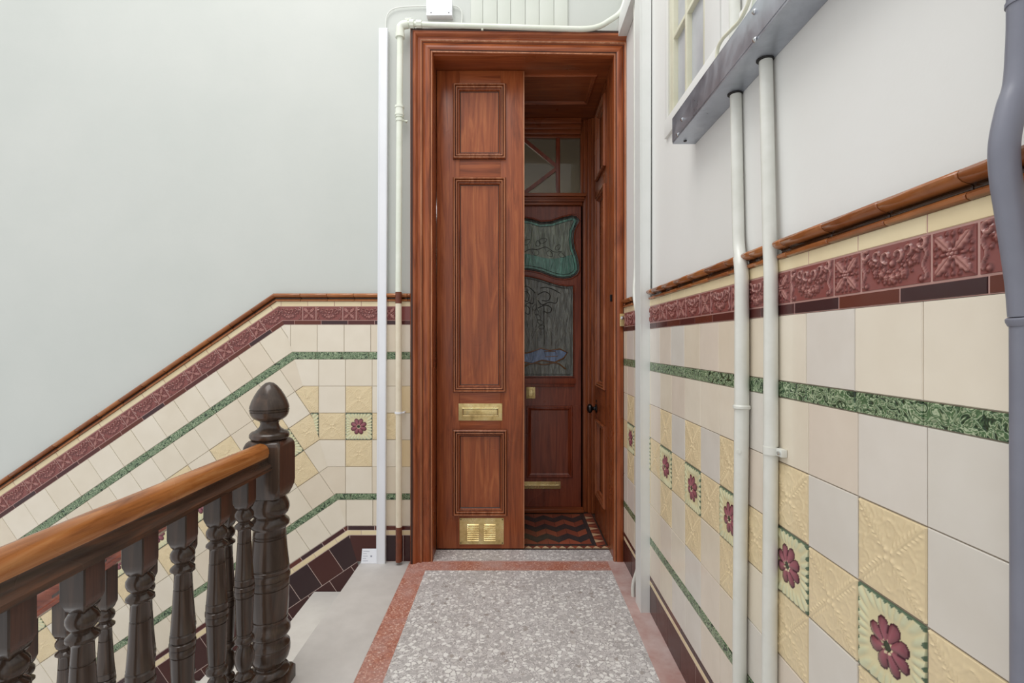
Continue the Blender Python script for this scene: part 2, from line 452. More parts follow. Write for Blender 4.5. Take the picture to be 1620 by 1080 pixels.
def hf_garland(x, y):
    h = np.zeros_like(x)
    for k in range(-5, 6):                                  # the swag of flowers
        t = k / 5; cx = .062 * t; cy = -.020 + .044 * t * t
        r = (.0072 if k % 2 else .0092) - .0032 * abs(t); q = math.sin(k * 2.7) * .0025
        bl = G2(x, y, cx + q * .5, cy + q, r); an = np.arctan2(y - cy - q, x - cx - q * .5)
        h = np.maximum(h, (1 - .25 * abs(t)) * bl * (.78 + .22 * np.cos(5 * an + k)))
        h = np.maximum(h, .75 * G2(x, y, cx + .005 + q, cy + .009, .0034))
        h = np.maximum(h, .65 * G2(x, y, cx - .004, cy + .010 - q, .0028))
        h = np.maximum(h, .6 * G2(x, y, cx - .005 - q, cy - .009, .0032))
        h = np.maximum(h, .5 * G2(x, y, cx + .004, cy - .010, .0026))
    def curl(cx, cy, Rr, w, a0, sg):                        # an open scroll whose tail tightens
        an = (sg * (np.arctan2(y - cy, x - cx) - a0)) % (2 * math.pi)
        rr = Rr * (1.25 - .11 * an)
        return np.exp(-((np.hypot(x - cx, y - cy) - rr) / w) ** 2) * np.clip((5.3 - an) / .5, 0, 1)
    for sx in (-1, 1):                                      # ribbon scrolls and corner knots
        h = np.maximum(h, .95 * curl(sx * .013, .016, .0085, .0022, R(-90), sx))
        h = np.maximum(h, .85 * curl(sx * .034, .022, .0075, .0021, R(-90), sx))
        h = np.maximum(h, .95 * curl(sx * .061, .026, .0070, .0026, R(90), -sx))
        h = np.maximum(h, .8 * np.exp(-(((x - sx * (.0665 + .003 * np.sin(y * 190))) / .0022) ** 2)) * (y < .020) * (y > -.030))
        h = np.maximum(h, .7 * G2(x, y, sx * .060, -.029, .0045))
        for q in range(5): h = np.maximum(h, .55 * G2(x, y, sx * (.024 + .008 * q), .004 + .005 * q, .0028))
    h = np.maximum(h, .9 * G2(x, y, 0, .004, .0055))
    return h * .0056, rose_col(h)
def hf_rosette(x, y):
    ax, ay = np.abs(x), np.abs(y); t = (ax + ay) / 1.41421; d = (ax - ay) / 1.41421; r = np.hypot(x, y)
    wv = np.maximum(.0095 * np.sin(np.clip((t - .004) / .039, 0, 1) * math.pi) ** .8, 1e-4) * (1 - .18 * np.cos(t * 620))
    leaf = np.clip(1 - (d / wv) ** 2, 0, 1) ** .6
    h = leaf * (1 - .45 * np.exp(-(d / .0013) ** 2)) * .80
    p, q = np.maximum(ax, ay), np.minimum(ax, ay)
    h = np.maximum(h, .7 * np.exp(-((p - .017) / .006) ** 2 - (q / .0022) ** 2))
    h = np.maximum(h, .6 * G2(p, q, .029, .0, .0032)); h = np.maximum(h, .5 * G2(p, q, .030, .011, .0030))
    h = np.maximum(h, ring(x, y, 0, 0, .0062, .0020) * (.75 + .25 * np.cos(6 * np.arctan2(y, x)))); h = np.maximum(h, 1.0 * G2(x, y, 0, 0, .0032))
    return h * .0056, rose_col(h)
rs = np.random.RandomState(3)
EB = [(rs.uniform(.03, .072), rs.uniform(.0, .05), rs.uniform(.0012, .0026), rs.uniform(.25, .6)) for _ in range(34)]
def hf_emboss(x, y):
    ax, ay = np.abs(x), np.abs(y); p = np.maximum(ax, ay); q = np.minimum(ax, ay)
    h = np.zeros_like(x)
    for cx, cy, r, a in EB: h = np.maximum(h, a * np.exp(-(((p - cx) / (r * 2)) ** 2 + ((q - cy * cx / .066) / r) ** 2)))
    h = np.maximum(h, 1.4 * G2(ax, ay, .0075, .0075, .0042))
    rr = np.hypot(x, y); t = (p + q) / 1.41421; d = (p - q) / 1.41421           # along / across the diagonal
    h = np.maximum(h, .9 * np.exp(-(d / .0014) ** 2) * (rr > .016))
    for k in range(7):                                                           # leaflets springing off the diagonal stem
        ct = .024 + k * .0105; L = .007 - .0004 * k; ca, sa = math.cos(.75), math.sin(.75)
        u = (t - ct) * ca + (d - .0065) * sa; v = -(t - ct) * sa + (d - .0065) * ca
        h = np.maximum(h, .95 * np.exp(-((u / L) ** 2 + (v / .0022) ** 2)))
    h = np.maximum(h, .6 * np.exp(-((p - .052 - .008 * np.cos(q * 120)) / .0022) ** 2) * (q < .03))
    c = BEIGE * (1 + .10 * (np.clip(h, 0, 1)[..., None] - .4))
    return h * .0026, c
PET, PETD, CEN, GRND, GREENE, LEAF = (np.array(srgb(*c)[:3]) for c in ((156, 94, 104), (74, 34, 46), (58, 66, 48), (224, 214, 172), (92, 112, 92), (212, 214, 180)))
def hf_daisy(x, y):
    th = np.arctan2(y, x) + R(22.5); r = np.hypot(x, y); m = np.maximum(np.abs(x), np.abs(y))
    pet = np.abs(np.cos(4 * th)); Rp = .046 * (.66 + .34 * pet ** .55)
    inside = r < Rp
    prof = np.clip(1 - (r / Rp) ** 4, 0, 1) * (.35 + .65 * pet ** .8)
    h = np.where(inside, prof * 1.2, 0)
    # radial leaves towards the border
    ray = np.abs(np.sin(th * 14)); lv = np.clip((m - .045) / .012, 0, 1)
    h = np.where(inside, h, lv * ray * .55)
    c = GRND + (LEAF - GRND) * (lv * ray)[..., None]
    eg = m > (.0738 - .0045 * np.clip(np.sin(th * 28), 0, 1))
    c = np.where(eg[..., None], GREENE, c)
    near = np.abs(r - Rp) < .0018
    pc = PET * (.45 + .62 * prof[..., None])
    c = np.where(inside[..., None], pc, c); c = np.where(near[..., None], PETD, c)
    c = np.where((inside & (pet < .2))[..., None], PETD, c)
    c = np.where((r < .0085)[..., None], CEN, c)
    dots = (np.abs(r - .0105) < .0018) & (np.sin(th * 8) > -.2)
    c = np.where(dots[..., None], np.array(srgb(222, 206, 170)[:3]), c)
    h = np.where(r < .009, .5, h)
    return h * .0045, c

RAIL = [(-.0005, .004), (.0005, .016), (.003, .021), (.008, .0225), (.012, .020), (.0145, .015), (.0165, .011), (.021, .0105), (.0235, .013),
        (.0255, .020), (.028, .027), (.033, .0325), (.039, .034), (.044, .031), (.0475, .024), (.0485, .014), (.049, 0)]
def rail_run(mb, Fm, u0, u1, vb, phase, seg=.1525, sc_=1.0):
    k0 = math.floor((u0 - phase) / seg)
    u = phase + k0 * seg
    while u < u1 - 1e-6:
        a, b = max(u, u0), min(u + seg, u1)
        if b - a > .004:
            base = random.choice([srgb(182, 116, 68), srgb(168, 104, 60), srgb(156, 94, 56), srgb(174, 110, 66)])[:3]
            rings = []
            for uu in (a + .001, a + .003, b - .003, b - .001):
                k = .0018 if uu in (a + .001, b - .001) else 0
                rings.append([Fm(uu, vb + v * sc_, max(h - k, 0)) for v, h in RAIL])
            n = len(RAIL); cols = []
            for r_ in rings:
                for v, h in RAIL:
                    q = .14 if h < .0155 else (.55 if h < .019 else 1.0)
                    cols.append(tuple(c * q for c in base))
            vs = [p for r_ in rings for p in r_]; fs = []
            for j in range(3):
                for i in range(n - 1): fs.append((j * n + i, (j + 1) * n + i, (j + 1) * n + i + 1, j * n + i + 1))
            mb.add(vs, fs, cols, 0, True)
            mb.add(rings[0], [tuple(range(n))], cols[:n]); mb.add(rings[3], [tuple(range(n))[::-1]], cols[:n])
        u += seg
def sheet(mb, Fm, u0, u1, v0, v1, h, col):
    mb.add([Fm(u0, v0, h), Fm(u1, v0, h), Fm(u1, v1, h), Fm(u0, v1, h)], [(0, 1, 2, 3)], col)
def run(mb, Fm, u0, u1, v0, v1, h, phase, pitch, cols, mi=0):
    u = phase + math.floor((u0 - phase) / pitch) * pitch
    while u < u1 - 1e-6:
        a, b = max(u, u0), min(u + pitch, u1)
        if b - a > .004: tile(mb, Fm, a, b, v0, v1, h, random.choice(cols), mi=mi)
        u += pitch

def dado(root, Fm, u0, u1, L, ph, pitch, bis, palette, flower_parity, last_row_plain=None, skirt_rows=1):
    """L: heights of the courses, ph: dict of joint phases"""
    kw = dict(fixn=True, bis=bis)
    g = MB()
    sheet(g, Fm, u0, u1, L['skirt0'] - .3 if skirt_rows > 1 else L['skirt0'], L['strip1_0'], .0110, srgb(206, 184, 176)[:3])
    sheet(g, Fm, u0, u1, L['strip1_0'], L['strip1_1'], .0110, srgb(206, 184, 176)[:3])
    sheet(g, Fm, u0, u1, L['strip1_1'], L['liner0'], .0092, srgb(150, 138, 122)[:3])
    sheet(g, Fm, u0, u1, L['liner0'], L['rail0'] + .01, .0108, srgb(186, 146, 138)[:3])
    part(g, 'tile_grout', M['ceramic'], root, **kw)
    m = MB(); rail_run(m, Fm, u0, u1, L['rail0'], ph['rail'], sc_=(L['rail1'] - L['rail0']) / .049)
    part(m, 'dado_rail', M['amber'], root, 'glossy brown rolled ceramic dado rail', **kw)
    m = MB(); run(m, Fm, u0, u1, L['frieze1'], L['rail0'] + .002, .012, ph['strip'], pitch, STRIP)
    run(m, Fm, u0, u1, L['skirt1'], L['strip1_0'], .012, ph['strip'], pitch * 1.0, STRIP)
    part(m, 'cream_strip', M['ceramic'], root, **kw)
    m = MB()
    T = pitch * 1.5; u = ph['frieze'] + math.floor((u0 - ph['frieze']) / T) * T      # phase: start of a big tile
    while u < u1:
        for a, b, hf, nu in ((u, u + pitch, hf_garland, 76), (u + pitch, u + T, hf_rosette, 40)):
            a2, b2 = max(a, u0), min(b, u1)
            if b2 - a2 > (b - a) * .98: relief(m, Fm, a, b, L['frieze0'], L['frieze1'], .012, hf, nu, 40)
            elif b2 - a2 > .01: tile(m, Fm, a2, b2, L['frieze0'], L['frieze1'], .012, tuple(ROSE_M))
        u += T
    part(m, 'frieze', M['ceramic'], root, 'moulded rose-maroon frieze of garlands and rosettes', **kw)
    m = MB(); run(m, Fm, u0, u1, L['liner0'], L['frieze0'], .012, ph['liner'], pitch, MAROON)
    run(m, Fm, u0, u1, L['strip1_0'], L['strip1_1'], .012, ph['liner'], pitch, MAROON)
    part(m, 'maroon_liner', M['ceramic'], root, **kw)
    m = MB(); run(m, Fm, u0, u1, L['g1_0'], L['g1_1'], .0125, ph['green'], pitch, [(1, 1, 1)])
    run(m, Fm, u0, u1, L['g2_0'], L['g2_1'], .0125, ph['green'] + .05, pitch, [(1, 1, 1)])
    part(m, 'green_band', M['green'], root, 'green scroll-relief border bands', **kw)
    # fields
    m = MB()
    run(m, Fm, u0, u1, L['g1_1'], L['liner0'], .012, ph['tile'] - .008, pitch, palette)
    run(m, Fm, u0, u1, L['strip1_1'], L['g2_0'], .012, ph['tile'] + .004, pitch, palette)
    rh = (L['g1_0'] - L['g2_1']) / 5
    em, fl = MB(), MB()
    k = math.floor((u0 - ph['tile']) / pitch)
    while ph['tile'] + k * pitch < u1 - 1e-6:
        a, b = ph['tile'] + k * pitch, ph['tile'] + (k + 1) * pitch
        a2, b2 = max(a, u0), min(b, u1)
        full = (b2 - a2) > pitch * .98
        for r_ in range(5):
            v1 = L['g1_0'] - r_ * rh; v0 = v1 - rh
            isf = (k % 2 == flower_parity)
            if b2 - a2 < .004: continue
            kind = 'p'
            if isf and r_ in (1, 3): kind = 'e'
            if r_ == 2: kind = 'f' if isf else 'e'
            if last_row_plain is not None and k == last_row_plain and r_ == 2: kind = 'p'
            if kind == 'p': tile(m, Fm, a2, b2, v0, v1, .012, random.choice(palette))
            elif not full: tile(em, Fm, a2, b2, v0, v1, .012, tuple(BEIGE))
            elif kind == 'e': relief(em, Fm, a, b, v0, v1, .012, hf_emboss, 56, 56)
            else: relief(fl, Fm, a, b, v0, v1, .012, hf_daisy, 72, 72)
        k += 1
    part(m, 'cream_tiling', M['ceramic'], root, 'plain cream glazed wall tiles', **kw)
    part(em, 'embossed_tiling', M['ceramic'], root, 'beige tiles embossed with foliage', **kw)
    part(fl, 'flower_tiling', M['ceramic'], root, 'yellow-green tiles with a plum daisy', **kw)
    m = MB()
    top = L['skirt1']
    for q in range(skirt_rows):
        run(m, Fm, u0, u1, max(top - .1535, L['skirt0'] if skirt_rows == 1 else -9), top, .012, ph['skirt'] + .05 * q, pitch, MAROON_D)
        top -= .1535
    part(m, 'skirting_tiling', M['ceramic'], root, 'dark maroon glazed skirting tiles', **kw)

LB = dict(skirt0=0.0, skirt1=.151, strip1_0=.179, strip1_1=.204, g2_0=.354, g2_1=.389, g1_0=1.1594, g1_1=1.2009,
          liner0=1.358, frieze0=1.382, frieze1=1.462, rail0=1.490, rail1=1.537)
# mitre line where the sloping tiles meet the level ones
tanS = .683; th = math.atan(tanS); half = th / 2
xm = lambda z: bx(436) + (bz(466) - z) * math.tan(half)
piv = (xm(0), 0)
F_flat = lambda u, v, h: (u, -h, v)
cs, sn = math.cos(th), math.sin(th)
def F_slope(u, v, h):
    # u measured along the slope from the pivot (negative = down to the left), v perpendicular
    return (piv[0] + u * cs - v * sn, -h, u * sn + v * cs)
mitre_co = (piv[0], 0, 0); md = Vector((-math.tan(half), 0, 1)).normalized()     # along mitre going up
nright = Vector((md.z, 0, -md.x))
t1 = empty('trim_1', (piv[0], 0, 0)); tag(t1, 'level tiled dado beside the left side of the door frame', 'tiling', kind='structure')
pf = .1535
phf = dict(tile=bx(547.5), strip=bx(446), frieze=bx(501), liner=bx(467), green=bx(500), rail=bx(478), skirt=bx(596.5))
dado(t1, F_flat, xm(1.56) - .0, bx(651), LB, phf, pf, [((0, 0, 0), (-nright)) ], CREAM, 0, last_row_plain=2)
# slope: s along-slope measured at the level line of each course; unify by pivot offset
t2 = empty('trim_2', (piv[0], 0, 0)); tag(t2, 'sloping tiled dado following the stair flight on the left', 'tiling', kind='structure')
ps = .149
# tile joints: 28.3 px + 42.2k down the slope from the mitre at the lower edge of the green band
def slope_u(px, zlevel):                     # px down slope from the mitre point at level zlevel
    X = xm(zlevel) - (px / SB) * cs; Z = zlevel - (px / SB) * sn
    return (X - piv[0]) * cs + Z * sn
phs = dict(tile=slope_u(28.3, LB['g1_0']), strip=slope_u(10, LB['frieze1']), frieze=slope_u(33.6, 1.42) - 0,
           liner=slope_u(22, LB['liner0']), green=slope_u(30, LB['g1_0']), rail=slope_u(0, 1.53), skirt=slope_u(39, .151))
phs['frieze'] = slope_u(33.6, 1.42)          # big tile starts where small one ends (u increases uphill)
dado(t2, F_slope, -4.3, 1.15, LB, phs, ps, [((0, 0, 0), nright)], CREAM, 0, skirt_rows=3)

LR = dict(skirt0=0.0, skirt1=.129, strip1_0=.149, strip1_1=.172, g2_0=.317, g2_1=.3516, g1_0=1.124, g1_1=1.163,
          liner0=1.319, frieze0=1.345, frieze1=1.422, rail0=1.452, rail1=1.499)
F_right = lambda u, v, h: (W - h, -u, v)
t3 = empty('trim_3', (W, -.1, 0)); tag(t3, 'tiled dado along the right-hand wall behind the pipes', 'tiling', kind='structure')
phr = dict(tile=2.093, strip=2.093, frieze=1.948, liner=2.039, green=2.24, rail=2.168, skirt=1.1245)
dado(t3, F_right, .0, 3.6, LR, phr, pf, None, CREAM_P + CREAM_G + CREAM, 1)
# a stretch of rail is cut away for the white trunking: rebuilt below with a gap
for c in list(t3.children):
    if c.name.startswith('dado_rail'): bpy.data.objects.remove(c)
m = MB(); rail_run(m, F_right, .035, .235, LR['rail0'], phr['rail'], sc_=.047 / .049); GA, GB = D - 1.369, D - 1.205
for ga, gb in ((.562, GA - .021), (GA + .021, GB - .019), (GB + .019, 3.6)): rail_run(m, F_right, ga, gb, LR['rail0'], phr['rail'], sc_=.047 / .049)
part(m, 'dado_rail', M['amber'], t3, 'glossy brown rolled ceramic dado rail with a gap at the trunking')

# ------------------------------------------------------------------ floor and stairs
fl = empty('floor', (0, -1.4, 0)); tag(fl, 'stone and terrazzo landing floor in front of the doors', 'floor', kind='structure')
EDGE = -.866; YN = -1.05
m = MB(); m.box(EDGE, -.585, YN, 0, -.165, 0, .004); m.box(-.95, -.585, -4.4, YN, -.165, 0, .004)
part(m, 'stone_margin', M['stone'], fl, 'plain worn grey stone margin at the stair head')
m = MB(); m.box(-.585, -.477, -4.4, 0, -.16, 0); m.box(-.477, .548, -.123, -.012, -.16, 0)
part(m, 'red_border', M['redstrip'], fl, 'red terrazzo border strip on the left and across the doorway')
m = MB(); m.box(.548, W + .05, -4.4, 0, -.16, 0); m.box(-.477, .548, -.012, -.0, -.16, 0)
part(m, 'pink_border', M['redstrip_worn'], fl, 'dusty pink-red cement border strip by the right wall')
m = MB(); m.box(-.477, .548, -4.4, -.123, -.16, 0)
part(m, 'terrazzo_panel', M['terrazzo'], fl, 'grey and white terrazzo centre panel')
m = MB(); m.box(OL - .02, OR_ + .02, 0, .150, -.16, 0)
part(m, 'threshold', M['terrazzo'], fl, 'terrazzo threshold strip under the storm doors')
st = empty('staircase', (EDGE, YN / 2, 0)); tag(st, 'pale stone stair flight going down to the left from the landing', 'stairs')
for k in range(1, 13):
    m = MB(); x1 = EDGE - .249 * (k - 1); z = -.17 * k
    m.box(x1 - .249 - .02, x1, YN - .05, -.013, z - .05, z, .008); m.box(x1 - .249, x1, YN - .05, -.013, z - .25, z - .04)
    part(m, 'step', M['stone_step'], st)

# vestibule tiles
m = MB()
FLR = 0.0
def poly(mb, pts, z, col): mb.add([(x, y, z) for x, y in pts], [tuple(range(len(pts)))], col)
m.box(OL - .06, .64, .15, .86, -.16, -.001, col=srgb(70, 60, 55)[:3])
BLK, RED, BRN, BUF = srgb(62, 60, 62)[:3], srgb(160, 88, 66)[:3], srgb(124, 66, 54)[:3], srgb(214, 180, 144)[:3]
fx0, fx1, fy0, fy1 = -.385, .497, .238, .775
wl, amp, bh = .136, .062, .086
import itertools
nb = int((fy1 - fy0 + 2 * amp) / bh) + 2
def clip_y(pts, ylo, yhi):
    for sgn, lim in ((1, ylo), (-1, yhi)):
        out = []
        for i in range(len(pts)):
            a, b = pts[i], pts[(i + 1) % len(pts)]
            da, db = sgn * (a[1] - lim), sgn * (b[1] - lim)
            if da >= 0: out.append(a)
            if da * db < 0:
                t = da / (da - db); out.append((a[0] + (b[0] - a[0]) * t, a[1] + (b[1] - a[1]) * t))
        pts = out
        if len(pts) < 3: return []
    return pts
for b in range(-1, nb):
    yb = fy0 - amp + b * bh; x = fx0; i = 0
    while x < fx1 - 1e-5:
        x2 = min(x + wl / 2, fx1); q = (x2 - x) / (wl / 2)
        ya, yc = (0, amp) if i % 2 == 0 else (amp, 0)
        yc = ya + (yc - ya) * q
        g = .0009
        pts = [(x + g, yb + ya + g), (x2 - g, yb + yc + g), (x2 - g, yb + yc + bh - g), (x + g, yb + ya + bh - g)]
        pts = clip_y(pts, fy0, fy1)
        col = BLK if b % 2 else (RED if (i // 2 + b // 2) % 2 else BRN)
        if col is BRN: col = tuple(.5 * (p + q_) for p, q_ in zip(RED, BRN))
        if pts: poly(m, pts, FLR, col)
        x = x2; i += 1
for (a, b, c, d, n, ax) in ((fx0 - .026, fx0 - .002, fy0, fy1, 5, 1), (fx1 + .002, fx1 + .026, fy0, fy1, 5, 1),
                            (fx0 - .026, fx1 + .026, fy0 - .026, fy0 - .002, 8, 0), (fx0 - .026, fx1 + .026, .153, .168, 9, 0)):
    for k in range(n):
        if ax: y0 = c + (d - c) * k / n; y1 = c + (d - c) * (k + 1) / n; poly(m, [(a, y0 + .001), (b, y0 + .001), (b, y1 - .001), (a, y1 - .001)], FLR, BLK)
        else: x0 = a + (b - a) * k / n; x1 = a + (b - a) * (k + 1) / n; poly(m, [(x0 + .001, c), (x1 - .001, c), (x1 - .001, d), (x0 + .001, d)], FLR, BLK)
tw = .052
for sx in (-1, 1):
    xo = fx1 + .028 if sx > 0 else fx0 - .028
    y = fy0 - .03
    k = 0
    while y < fy1:
        w_ = min(.058, .588 - xo) if sx > 0 else .045
        poly(m, [(xo, y), (xo + sx * w_, y + tw / 2), (xo, y + tw)], FLR, BUF if k % 2 else RED)
        poly(m, [(xo + sx * w_, y + tw / 2 + .001), (xo + sx * w_, y + tw * 1.5 - .001), (xo + sx * .001, y + tw)], FLR, BRN)
        y += tw; k += 1
x = fx0 - .06; k = 0
while x < .58:
    poly(m, [(x, .170), (x + tw, .170), (x + tw / 2, .209)], FLR, BUF)
    poly(m, [(x + tw / 2 + .001, .2095), (x + tw, .171), (x + tw * 1.5 - .001, .2095)], FLR, RED if k % 2 else BRN)
    x += tw; k += 1
o = part(m, 'vestibule_tiling', M['ceramic'], fl, 'black, red and buff zigzag floor tiles inside the doorway', fixn=False)

# ------------------------------------------------------------------ door surround
tr = empty('trim_4', (0, 0, 0)); tag(tr, 'red-brown moulded wooden architrave around the storm doors', 'door frame', kind='structure')
prof = [(0, -.02), (0, .012), (.003, .016), (.008, .017), (.012, .014), (.014, .012), (.0155, .018), (.052, .019), (.054, .016), (.057, .016), (.060, .024),
        (.066, .030), (.072, .0285), (.078, .024), (.083, .025), (.088, .034), (.094, .042), (.098, .044), (.104, .045), (.106, .040), (.108, .046), (.119, .047), (.122, .042), (.122, -.005)]
zl, zr = 2.916, 2.900
rings = []
for t, h in prof:
    rings.append([(OL + .004 - t, -h, 0), (OL + .004 - t, -h, zl + t), (OR_ - .004 + t, -h, zr + t), (OR_ - .004 + t, -h, 0)])
def surf(mb, rings, segs, mi=0):
    for j in range(len(rings) - 1):
        for i in segs:
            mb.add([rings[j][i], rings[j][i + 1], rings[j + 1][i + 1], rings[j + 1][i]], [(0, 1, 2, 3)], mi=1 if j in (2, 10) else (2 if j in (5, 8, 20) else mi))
for nm, segs, mt in (('jamb_moulding', (0,), 'wood_z'), ('head_moulding', (1,), 'wood_x'), ('jamb_moulding', (2,), 'wood_z')):
    m = MB(); surf(m, rings, segs)
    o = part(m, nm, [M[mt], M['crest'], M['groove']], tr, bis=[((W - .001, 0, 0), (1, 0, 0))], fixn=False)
    bm = bmesh.new(); bm.from_mesh(o.data); bmesh.ops.remove_doubles(bm, verts=bm.verts, dist=1e-5)
    bmesh.ops.recalc_face_normals(bm, faces=bm.faces)
    n = sum((f.normal.y * f.calc_area() for f in bm.faces))
    if n > 0: bmesh.ops.reverse_faces(bm, faces=bm.faces)
    bm.to_mesh(o.data); bm.free()
m = MB()
m.box(OL - .05, OL, .0, .15, 0, OT, .002); m.box(OR_, W - .002, .0, .15, 0, OT, .002)
part(m, 'jamb_lining', M['wood_z'], tr)
m = MB(); m.box(OL - .05, OR_ + .05, -.0, .15, OT, OT + .028, .002); part(m, 'head_lining', M['wood_x'], tr)
m = MB()
m.box(OL - .09, OL - .055, .15, .86, 0, OT); m.box(.636, .67, .15, .86, 0, OT)
o = part(m, 'side_lining', M['wood_z'], tr)
cl = empty('ceiling', (0, .5, OT)); tag(cl, 'panelled dark red wooden soffit over the doorway lobby', 'ceiling', kind='structure')
m = MB(); m.box(OL - .09, .67, .15, .88, OT, OT + .03)
part(m, 'soffit_board', M['wood_x'], cl)
m = MB(); PM = [(0, 0), (0, .008), (.004, .012), (.010, .013), (.014, .009), (.018, .010), (.023, .006), (.028, .0)]
m.rect_mould(-.395, .524, .20, .57, OT, PM, -1, plane='xy')
part(m, 'soffit_moulding', M['wood_x'], cl)

# ------------------------------------------------------------------ panelled storm doors
BOL = [(-.002, .0006), (0, .0006), (0, .009), (.002, .015), (.006, .019), (.010, .0185), (.013, .013), (.0145, .006), (.0165, .006), (.017, .012), (.020, .0145), (.024, .0135), (.027, .009), (.0285, .003), (.0300, .003), (.0310, .006), (.035, .005), (.039, -.004), (.041, -.009), (.043, -.011), (.0455, -.0113)]
BG = (0, 7, 13, 18, 19)
S2 = F / 3.014
dx = lambda x: (x - 810) / S2
dz = lambda y: H - (y - HY) / S2
PAN = [(dx(717), dx(800), dz(252), dz(133)), (dx(717), dx(800), dz(620), dz(281)), (dx(717), dx(802), dz(815), dz(679))]
def storm_leaf(root, x0, x1, T, pans, zt, both=False):
    """leaf in local coordinates: front at y=0, thickness T behind"""
    px0 = min(p[0] for p in pans); px1 = max(p[1] for p in pans)
    i = .038
    def prt(m, n, mt, label=None): return m.build(n, M[mt], root) if not label else tag(m.build(n, M[mt], root), label)
    for a, b in ((x0, px0 + i), (px1 - i, x1)):
        m = MB(); m.box(a, b, 0, T, .006, zt, .0015); prt(m, 'stile', 'wood_z')
    zs = [.006] + [z for p in sorted(pans, key=lambda p: p[2]) for z in (p[2] + i, p[3] - i)] + [zt]
    for k in range(0, len(zs), 2):
        m = MB(); m.box(px0 + i + .0006, px1 - i - .0006, .0004, T - .0004, zs[k], zs[k + 1], .001); prt(m, 'rail', 'wood_x')
    for (a, b, c, d) in pans:
        m = MB(); m.box(a + i - .01, b - i + .01, .012, T - .012, c + i - .01, d - i + .01); prt(m, 'panel', 'wood_panel')
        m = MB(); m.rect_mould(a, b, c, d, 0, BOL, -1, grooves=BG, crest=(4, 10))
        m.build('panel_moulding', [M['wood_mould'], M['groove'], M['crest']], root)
d1 = empty('door_1', (0, .153, 0)); tag(d1, 'closed left storm door leaf with three panels, brass letter plate and vent', 'door', kind='structure')
storm_leaf(d1, OL + .003, dx(829), .045, PAN, OT - .003)
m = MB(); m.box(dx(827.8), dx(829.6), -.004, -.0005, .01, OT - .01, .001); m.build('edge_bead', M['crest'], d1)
lx0, lx1, lz0, lz1 = dx(725.5), dx(794.5), dz(665), dz(638)
m = MB(); m.box(lx0, lx1, -.004, .001, lz0, lz1, .0015); lp = tag(m.build('letter_plate', M['brass'], d1), 'brass letter plate')
m = MB(); m.rect_mould(lx0 + .022, lx1 - .022, lz0 + .026, lz1 - .026, -.004, [(0, 0), (0, .003), (.003, .005), (.006, .002), (.006, .0004), (.009, .0004)], -1, grooves=(4,))
m.box(lx0 + .031, lx1 - .031, -.0065, -.003, lz0 + .035, lz1 - .035, .001); m.build('letter_flap', [M['brass'], M['groove']], lp)
vx0, vx1, vz0, vz1 = dx(727), dx(797), dz(860.5), dz(819)
m = MB(); m.box(vx0, vx1, -.003, .001, vz0, vz1, .001); vt = tag(m.build('vent_grille', M['brass'], d1), 'pale brass louvred air vent')
for cx in (dx(748.5), dx(775)):
    m = MB()
    for k in range(9):
        z = dz(829.5 + k * 3.05)
        m.loft([[(cx - .036, -.003, z - .004), (cx - .036, -.003, z + .003), (cx - .036, -.003, z + .0035)],
                [(cx - .034, -.003, z - .004), (cx - .034, -.009, z - .002), (cx - .034, -.003, z + .0035)],
                [(cx + .034, -.003, z - .004), (cx + .034, -.009, z - .002), (cx + .034, -.003, z + .0035)],
                [(cx + .036, -.003, z - .004), (cx + .036, -.003, z + .003), (cx + .036, -.003, z + .0035)]])
    m.build('louvre', M['brass'], vt)
m = MB()
for sx in (vx0 + .008, vx1 - .008):
    for sz in (vz0 + .008, vz1 - .008):
        m.box(sx - .003, sx + .003, -.005, -.003, sz - .003, sz + .003, .001)
m.build('screw', M['dark_metal'], vt)
# right leaf, folded back 90 degrees into the lobby: hinge near the opening's right edge
d2 = empty('door_2', (OR_ + .002, .153, 0)); tag(d2, 'open right storm door leaf folded back against the lobby side', 'door', kind='structure')
wl_ = .515; sh = (dx(829) - OL - .003)
PAN2 = [(a - dx(829) + 0 - .0 + wl_ * 0, 0, 0, 0) for a in ()]
pans2 = [(.075, .405, dz(252), dz(133)), (.075, .405, dz(620), dz(281)), (.075, .405, dz(815), dz(679))]
pans2 = [(.105, .42, c, d) for _, _, c, d in pans2]
storm_leaf(d2, .002, wl_, .045, pans2, OT - .003)
d2.rotation_euler = (0, 0, R(90)); 
# local x -> world +y, local y(front 0..T) -> world -x ; flip so thickness goes to +x
d2.scale = (1, -1, 1)
m = MB()
kx, kz = .455, H - (645 - HY) * 3.5 / F
m.lathe([(.024, 0), (.026, .003), (.024, .007), (.012, .010), (.009, .018), (.011, .024), (.022, .030), (.027, .040), (.025, .050), (.014, .057), (.002, .059)], seg=20)
m.v = [(kx + a * 1.25, -c * 1.15, kz + b * 1.25) for a, b, c in m.v]
kn = tag(m.build('door_knob', M['dark_metal'], d2), 'dark metal door knob')
m = MB(); m.box(kx - .02, kx + .02, -.004, 0, kz + .045, kz + .06, .002); m.box(kx - .006, kx + .006, -.004, 0, kz - .16, kz - .13, .002)
m.build('lock_cover', M['dark_metal'], d2)

